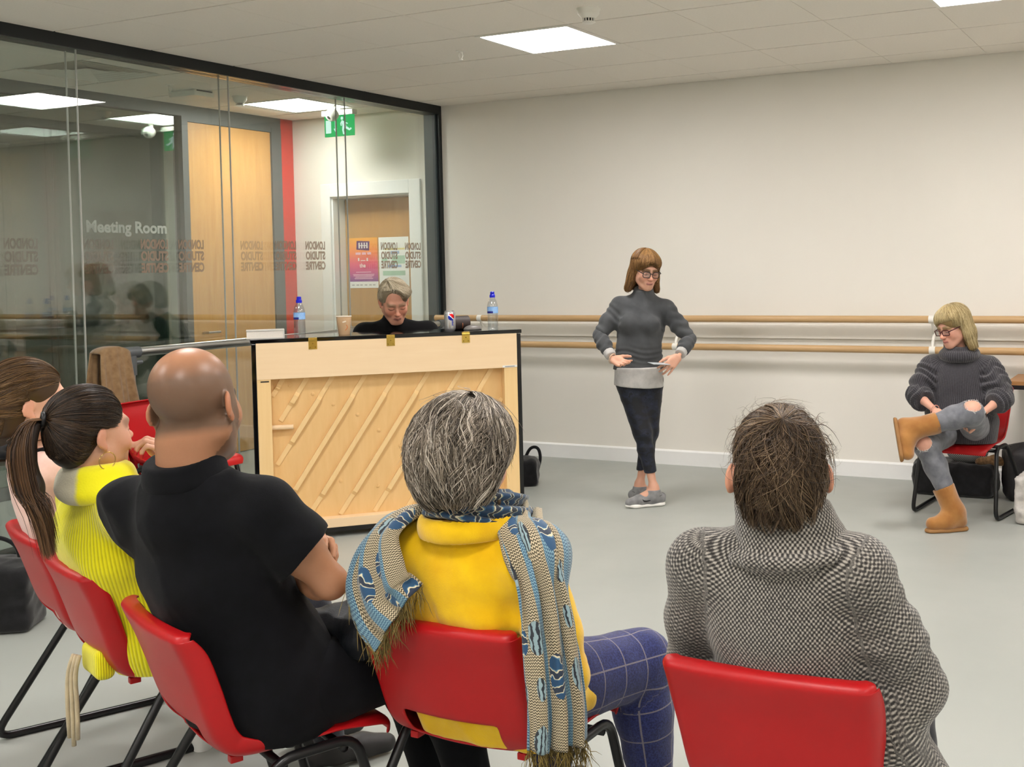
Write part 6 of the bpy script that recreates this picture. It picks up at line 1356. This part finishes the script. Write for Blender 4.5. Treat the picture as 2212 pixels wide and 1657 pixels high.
# ---- seated person in suede boots by the wall
J = dict(f=(-.02, -1, 0), pel=(.0, -.06, .535), waist=(-.005, -.075, .65), chest=(-.015, -.090, .76), neck=(-.004, -.075, .925), shR=(-.165, -.085, .838), shL=(.150, -.060, .838), elR=(-.232, -.20, .705), elL=(.245, -.17, .70), wrR=(-.09, -.36, .635), wrL=(.165, -.375, .63),
    hipR=(-.07, -.10, .50), hipL=(.08, -.10, .50), knR=(-.112, -.52, .46), knL=(.130, -.48, .650), anR=(.035, -.52, .12), anL=(-.155, -.60, .560), toR=(-.025, -.65, .03), toL=(-.225, -.68, .43), head=(-.036, -.125, 1.105), nk=(.012, .03, -.075))
hR = (-18, 4, 146)
sk = body(J, ('torso', 'arm', 'fore', 'neck'), -.010, .95); sk.cut((0, 0, .425), (0, 0, -1)); sk.cut((0, .19, .6), (0, .95, -.3))
sk.extend(body(J, ('thigh', 'shin'), -.004, .95)); sk.ell(A(J['knL']) + A((.01, -.01, .012)), (.052, .052, .052), k=.02); sk.ell(A(J['knR']) + A((0, -.02, .01)), (.052, .052, .052), k=.02)
sk.extend(hand_ops(J['wrR'], (.5, -.75, -.2), (-.3, -.2, .9), 1, (26, 30, 34, 36), s=.92)); sk.extend(hand_ops(J['wrL'], (-.75, -.35, -.35), (.1, -.7, .6), -1, (38, 42, 46, 48), s=.92))
PB, hc, HR, hs = person('seated person in oversized dark jumper, ripped grey jeans and tan suede boots', (-1.285, 6.74, 0), J, (J['head'], hR, .97), sk, (.70, .38, .28), (.62, .22, .20), (.30, .20, .10), h=.0042)
def rib_dark():
    t = NT('charcoal_rib_knit'); x, y, z = t.sep(t.attr('cloth')); r = t.math('ADD', t.math('MULTIPLY', t.math('SINE', t.math('MULTIPLY', x, 2 * PI / .010)), .5), .5); v = t.coord()
    c = t.ramp(t.math('ADD', t.math('MULTIPLY', r, .5), t.math('MULTIPLY', t.noise(v, 120, 3), .5)), [(.2, srgb(34, 33, 38)), (.8, srgb(68, 66, 71))]); return t.pbr(c, .95, 0, t.bump(t.math('ADD', r, t.noise(v, 200, 2)), .5, .004), sheen=.3)
M['rib_dark'] = rib_dark()
ju = Ops()
for s in ('R', 'L'):
    a, b = A(J['el' + s]), A(J['wr' + s]); ju.chain([a, a + (b - a) * .28, a + (b - a) * .6], [.066, .062, .046], k=.03); ju.cut(a + (b - a) * .42, b - a, k=.005)
core = body(J, ('torso', 'arm'), .026, 1.08); core.chain([(-.0, -.085, .70), (0, -.10, .60), (0, -.07, .50)], [.165, .185, .19], k=.06, flat=((0, 1, 0), .78)); core.cut((0, 0, .425), (0, 0, -1)); core.cut((0, .20, .6), (0, .95, -.3)); core.cut((0, -.285, .5), (0, -1, -.35), k=.02)
uvb = limb_uv([((0, -.08, .4), (0, -.08, .95), .15, (0, -1, 0)), (J['shL'], J['elL'], .065, (0, -1, 0)), (J['shR'], J['elR'], .065, (0, -1, 0))])
def bfold(P): return sleeve_rings(J['shR'], J['elR'], 3.5, .008)(P) + sleeve_rings(J['shL'], J['elL'], 3.5, .008, 1.)(P) + .008 * np.sin(P @ A((24., 5, 42)) + 2 * np.sin(P[:, 0] * 17)) * np.exp(-((P[:, 2] - .60) / .10) ** 2) * (P[:, 1] < 0)
garment('oversized_jumper', PB, core, M['rib_dark'], .006, .007, 111, 12, uv=uvb, dispf=bfold)
for s in ('R', 'L'):
    a, b = A(J['el' + s]), A(J['wr' + s]); o_ = Ops(); o_.chain([a, a + (b - a) * .28, a + (b - a) * .6], [.068, .062, .044], k=.03); o_.cut(a + (b - a) * .42, b - a, k=.006)
    garment('sleeve', PB, o_, M['rib_dark'], .0055, .003, 113, 20, uv=limb_uv([(a, b, .06, (0, 0, 1))]), dispf=sleeve_rings(a - (b - a) * .2, a + (b - a) * .55, 3.5, .007))
cw = Ops(); nc = A((-.006, -.085, .93)); cw.chain([nc + A((.086 * math.cos(a), .080 * math.sin(a) - .008, .006 - .020 * math.sin(-a) * .5)) for a in np.linspace(0, 2 * PI, 20)], [.030] * 20, k=.02); cw.chain([nc + A((.074 * math.cos(a), .068 * math.sin(a), .035)) for a in np.linspace(0, 2 * PI, 20)], [.014] * 20, k=.02)
garment('cowl_collar', PB, cw, M['rib_dark'], .005, .003, 115, 18, uv=limb_uv([(nc - A((0, 0, .05)), nc + A((0, 0, .05)), .09, (0, -1, 0))]))
M['jeans_grey'] = cloth_mat('grey_denim', srgb(124, 126, 132), srgb(94, 96, 103), .85, .3, 450, vs=22)
je = body(J, ('thigh', 'shin'), .010, .95); 
for s, dv in (('L', A((.012, -.03, .045))), ('R', A((-.005, -.055, .025)))): je.ell(A(J['kn' + s]) + dv, (.046, .046, .042), k=.006, mode='s')
garment('ripped_jeans', PB, je, M['jeans_grey'], .005, .0035, 117, 16, (1.2, 1.2, 1))
fr = []; r_ = np.random.default_rng(9)
for s, dv, ax in (('L', A((.012, -.03, .045)), A((.2, -.55, .8))), ('R', A((-.005, -.055, .025)), A((0, -.9, .4)))):
    c_ = A(J['kn' + s]) + dv * .55; q = A(Vector(ax).to_track_quat('Z', 'X').to_matrix())
    for k in range(150):
        a = r_.uniform(0, 2 * PI); p = c_ + q @ A((.047 * math.cos(a), .044 * math.sin(a), .022)); d = unit(q @ A((-math.cos(a) * .6, -math.sin(a) * .6, .5)) + r_.normal(size=3) * .7 + A((0, 0, -.5))); s_ = np.linspace(0, 1, 5)[:, None]; fr.append(p + d * r_.uniform(.006, .02) * s_)
v, q = tubes(A(fr), .0009, n=3); o = obj('frayed_threads', np_mesh('frayed_threads', v, q, plain('white_threads', srgb(226, 224, 220), .9)), PB); o['kind'] = 'stuff'
M['suede'] = cloth_mat('tan_suede', srgb(172, 122, 66), srgb(148, 98, 48), .95, .3, 300, .5, vs=12); M['boot_sole'] = plain('boot_sole', srgb(150, 108, 62), .7)
def boot(t, kn, an, toe, frac, flat=False):
    kn, an, toe = A(kn, float), A(an, float), A(toe, float); z = unit(kn - an); y = (toe - an); y = unit(y - z * (y @ z) * .85); y = unit((toe - an) * A((1, 1, 0))) if flat else y; z2 = A((0, 0, 1.)) if flat else None; x = unit(np.cross(y, z2 if flat else z)); z2 = np.cross(x, y); o = Ops(); L = np.linalg.norm(kn - an); topp = an + z * L * frac
    F = lambda a, b, c: an + x * a + y * b + z2 * c
    o.cone(topp + z * .02, .064, F(0, -.005, -.01), .056, k=.02); o.chain([F(0, -.035, -.055), F(0, .05, -.055), F(0, .125, -.062)], [.042, .045, .040], k=.03); o.cone(F(0, -.01, 0), .054, F(0, .04, -.045), .045, k=.03)
    o.cut(topp, z, k=.004); o.cut(F(0, 0, -.094), -z2, k=.004); o.cone(topp - z * .004, .056, topp + z * .03, .056, k=.004, mode='s')
    b = garment('boot', t, o, M['suede'], .005, .003, 121, 16)
    s = Ops(); s.chain([F(0, -.04, -.098), F(0, .05, -.098), F(0, .13, -.098)], [.043, .045, .040], k=.01, flat=(z2, .5)); s.cut(F(0, 0, -.084), z2); s.cut(F(0, 0, -.106), -z2); skin_shape('sole', s, .004, M['boot_sole'], b)
    m = MB(); m.tube([tuple(F(.047 * math.cos(a), -.03 - .022 * math.sin(a) * .0 + .0, -.02) + z2 * .0) for a in (0,)] + [tuple(F(.048, .03, -.06)), tuple(F(.05, -.0, -.02)), tuple(F(.052, -.015, .05))], .0015, 5); m.build('seam', M['boot_sole'], b)
boot(PB, J['knR'], (.035, -.52, .107), (-.07, -.60, .107), .38, True); boot(PB, J['knL'], J['anL'], J['toL'], .42)
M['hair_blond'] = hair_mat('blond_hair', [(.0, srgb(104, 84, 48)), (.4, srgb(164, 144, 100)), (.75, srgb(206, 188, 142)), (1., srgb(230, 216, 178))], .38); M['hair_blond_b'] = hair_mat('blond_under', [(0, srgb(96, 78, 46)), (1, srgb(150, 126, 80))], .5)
bob(PB, hc, HR, hs, M['hair_blond'], M['hair_blond_b'], 131, -.165, 70, .004, (.15, 8))
glasses(PB, hc, HR, hs, plain('maroon_frame', srgb(70, 18, 22), .3), .0245, .0155, .0028, -.010, .007)
band(PB, 'watch_strap', A(J['wrL']) + A((.0, .0, .0)), A(J['wrL']) - A(J['elL']), .031, .006, plain('brown_strap', srgb(60, 36, 26), .5), .35)
m = MB(); m.lathe([(.0165, 0), (.0165, .006), (.014, .008)], 20); q = Vector((.35, -.75, .45)).to_track_quat('Z', 'X').to_matrix().to_4x4(); m.xf(Matrix.Translation(tuple(A(J['wrL']) + unit(A((.35, -.75, .45))) * .027)) @ q); m.build('watch_face', plain('watch_face', srgb(222, 220, 214), .2, .3), PB, auto=40)
band(PB, 'bracelet', A(J['wrR']) + (A(J['elR']) - A(J['wrR'])) * .05, A(J['wrR']) - A(J['elR']), .031, .0022, plain('pink_beads', srgb(222, 160, 140), .4))

# ---- pianist
J = dict(f=(.71, -.70, 0), pel=(.0, .07, .60), waist=(.03, .03, .75), chest=(.07, -.04, .95), neck=(.115, -.095, 1.145), shR=(-.055, -.165, 1.09), shL=(.235, .085, 1.085), elR=(-.02, -.32, .83), elL=(.38, .02, .83), wrR=(.17, -.38, .76), wrL=(.40, -.17, .76),
    hipR=(-.05, -.02, .58), hipL=(.07, .10, .58), knR=(.20, -.30, .52), knL=(.34, -.14, .52), anR=(.19, -.32, .10), anL=(.34, -.16, .10), toR=(.30, -.43, .03), toL=(.45, -.27, .03), head=(.185, -.165, 1.300), nk=(-.03, .04, -.075))
hR = (-26, 3, -132)
sk = body(J, ('torso', 'arm', 'fore', 'thigh', 'shin', 'foot', 'neck'), -.008, 1.02)
sk.extend(hand_ops(J['wrR'], (.7, -.68, -.1), (0, 0, 1), -1, (24, 26, 28, 30), 8, s=1.05)); sk.extend(hand_ops(J['wrL'], (.55, -.8, -.1), (0, 0, 1), 1, (24, 26, 28, 30), 8, s=1.05))
PP, hc, HR, hs = person('pianist in black jumper with short fair hair, looking down behind the piano', (-4.75, 5.78, 0), J, (J['head'], hR, 1.08), sk, (.62, .31, .21), (.45, .17, .14), (.28, .20, .12), jaw=1.15, brows=.6)
M['blk_knit'] = cloth_mat('black_knit', srgb(14, 13, 15), srgb(8, 8, 9), .9, .2, 400, .05)
bj = body(J, ('torso', 'arm', 'fore'), .016, 1.06); bj.cone(J['neck'], .072, A(J['neck']) + A((.02, -.02, .055)), .066, k=.03); bj.cut(A(J['neck']) + A((.02, -.02, .06)), (.3, -.3, .9), k=.006)
garment('black_jumper', PP, bj, M['blk_knit'], .0075, .004, 141, 11); garment('trousers', PP, body(J, ('thigh', 'shin'), .014, 1.05), M['jeans_dark'], .010, .004, 142); shoes(PP, J, M['shoe_dark'])
vol = Ops(); vol.ell((0, -.018, .040), (.083, .102, .088), k=.02); vol.ell((0, -.06, -.01), (.074, .058, .08), k=.04); vol.ell((-.035, .052, .072), (.048, .046, .034), k=.03); vol.ell((.020, .102, .040), (.060, .060, .062), k=.012, mode='s'); vol.ell((-.02, .11, -.03), (.06, .06, .06), k=.012, mode='s'); vol.cut((0, .05, -.01), (0, .6, -1), k=.02)
for s in (-1, 1): vol.ell((s * .09, .01, -.04), (.022, .04, .04), k=.012, mode='s')
vol = vol.moved(HR, hc, hs); cc = hc + HR @ A((0, -.02, .02)); pole = HR @ A((.30, .10, 1.)); ref = HR @ A((0, 1., 0))
M['hair_fair'] = hair_mat('fair_grey_hair', [(.0, srgb(110, 96, 74)), (.4, srgb(166, 152, 126)), (.75, srgb(208, 196, 170)), (1., srgb(232, 224, 204))], .4); M['hair_fair_b'] = hair_mat('fair_under', [(0, srgb(104, 90, 70)), (1, srgb(160, 146, 120))], .5)
def _limp(ph):
    d = (np.degrees(ph) + 180) % 360 - 180; return np.where(np.abs(d) < 60, np.where(d > 0, 72, 36), np.where(np.abs(d) < 110, 86, 120))
p1 = strands_polar(vol, cc, pole, 2600, (4, 60), (35, 60), (0, 360), 10, (.0, .006), .06, .12, 151, ref=ref, thfun=_limp); p2 = strands_polar(vol, cc, pole, 700, (2, 16), (50, 74), (10, 70), 11, (.004, .012), .06, .08, 152, ref=ref, thfun=_limp, clump=30, cw=.08); p3 = strands_polar(vol, cc, pole, 900, (60, 90), (20, 40), (100, 260), 8, (.0, .006), .04, .08, 153, ref=ref)
hair_obj('hair', PP, M['hair_fair'], vol, [p1, p2, p3], .005, .0011, M['hair_fair_b'])
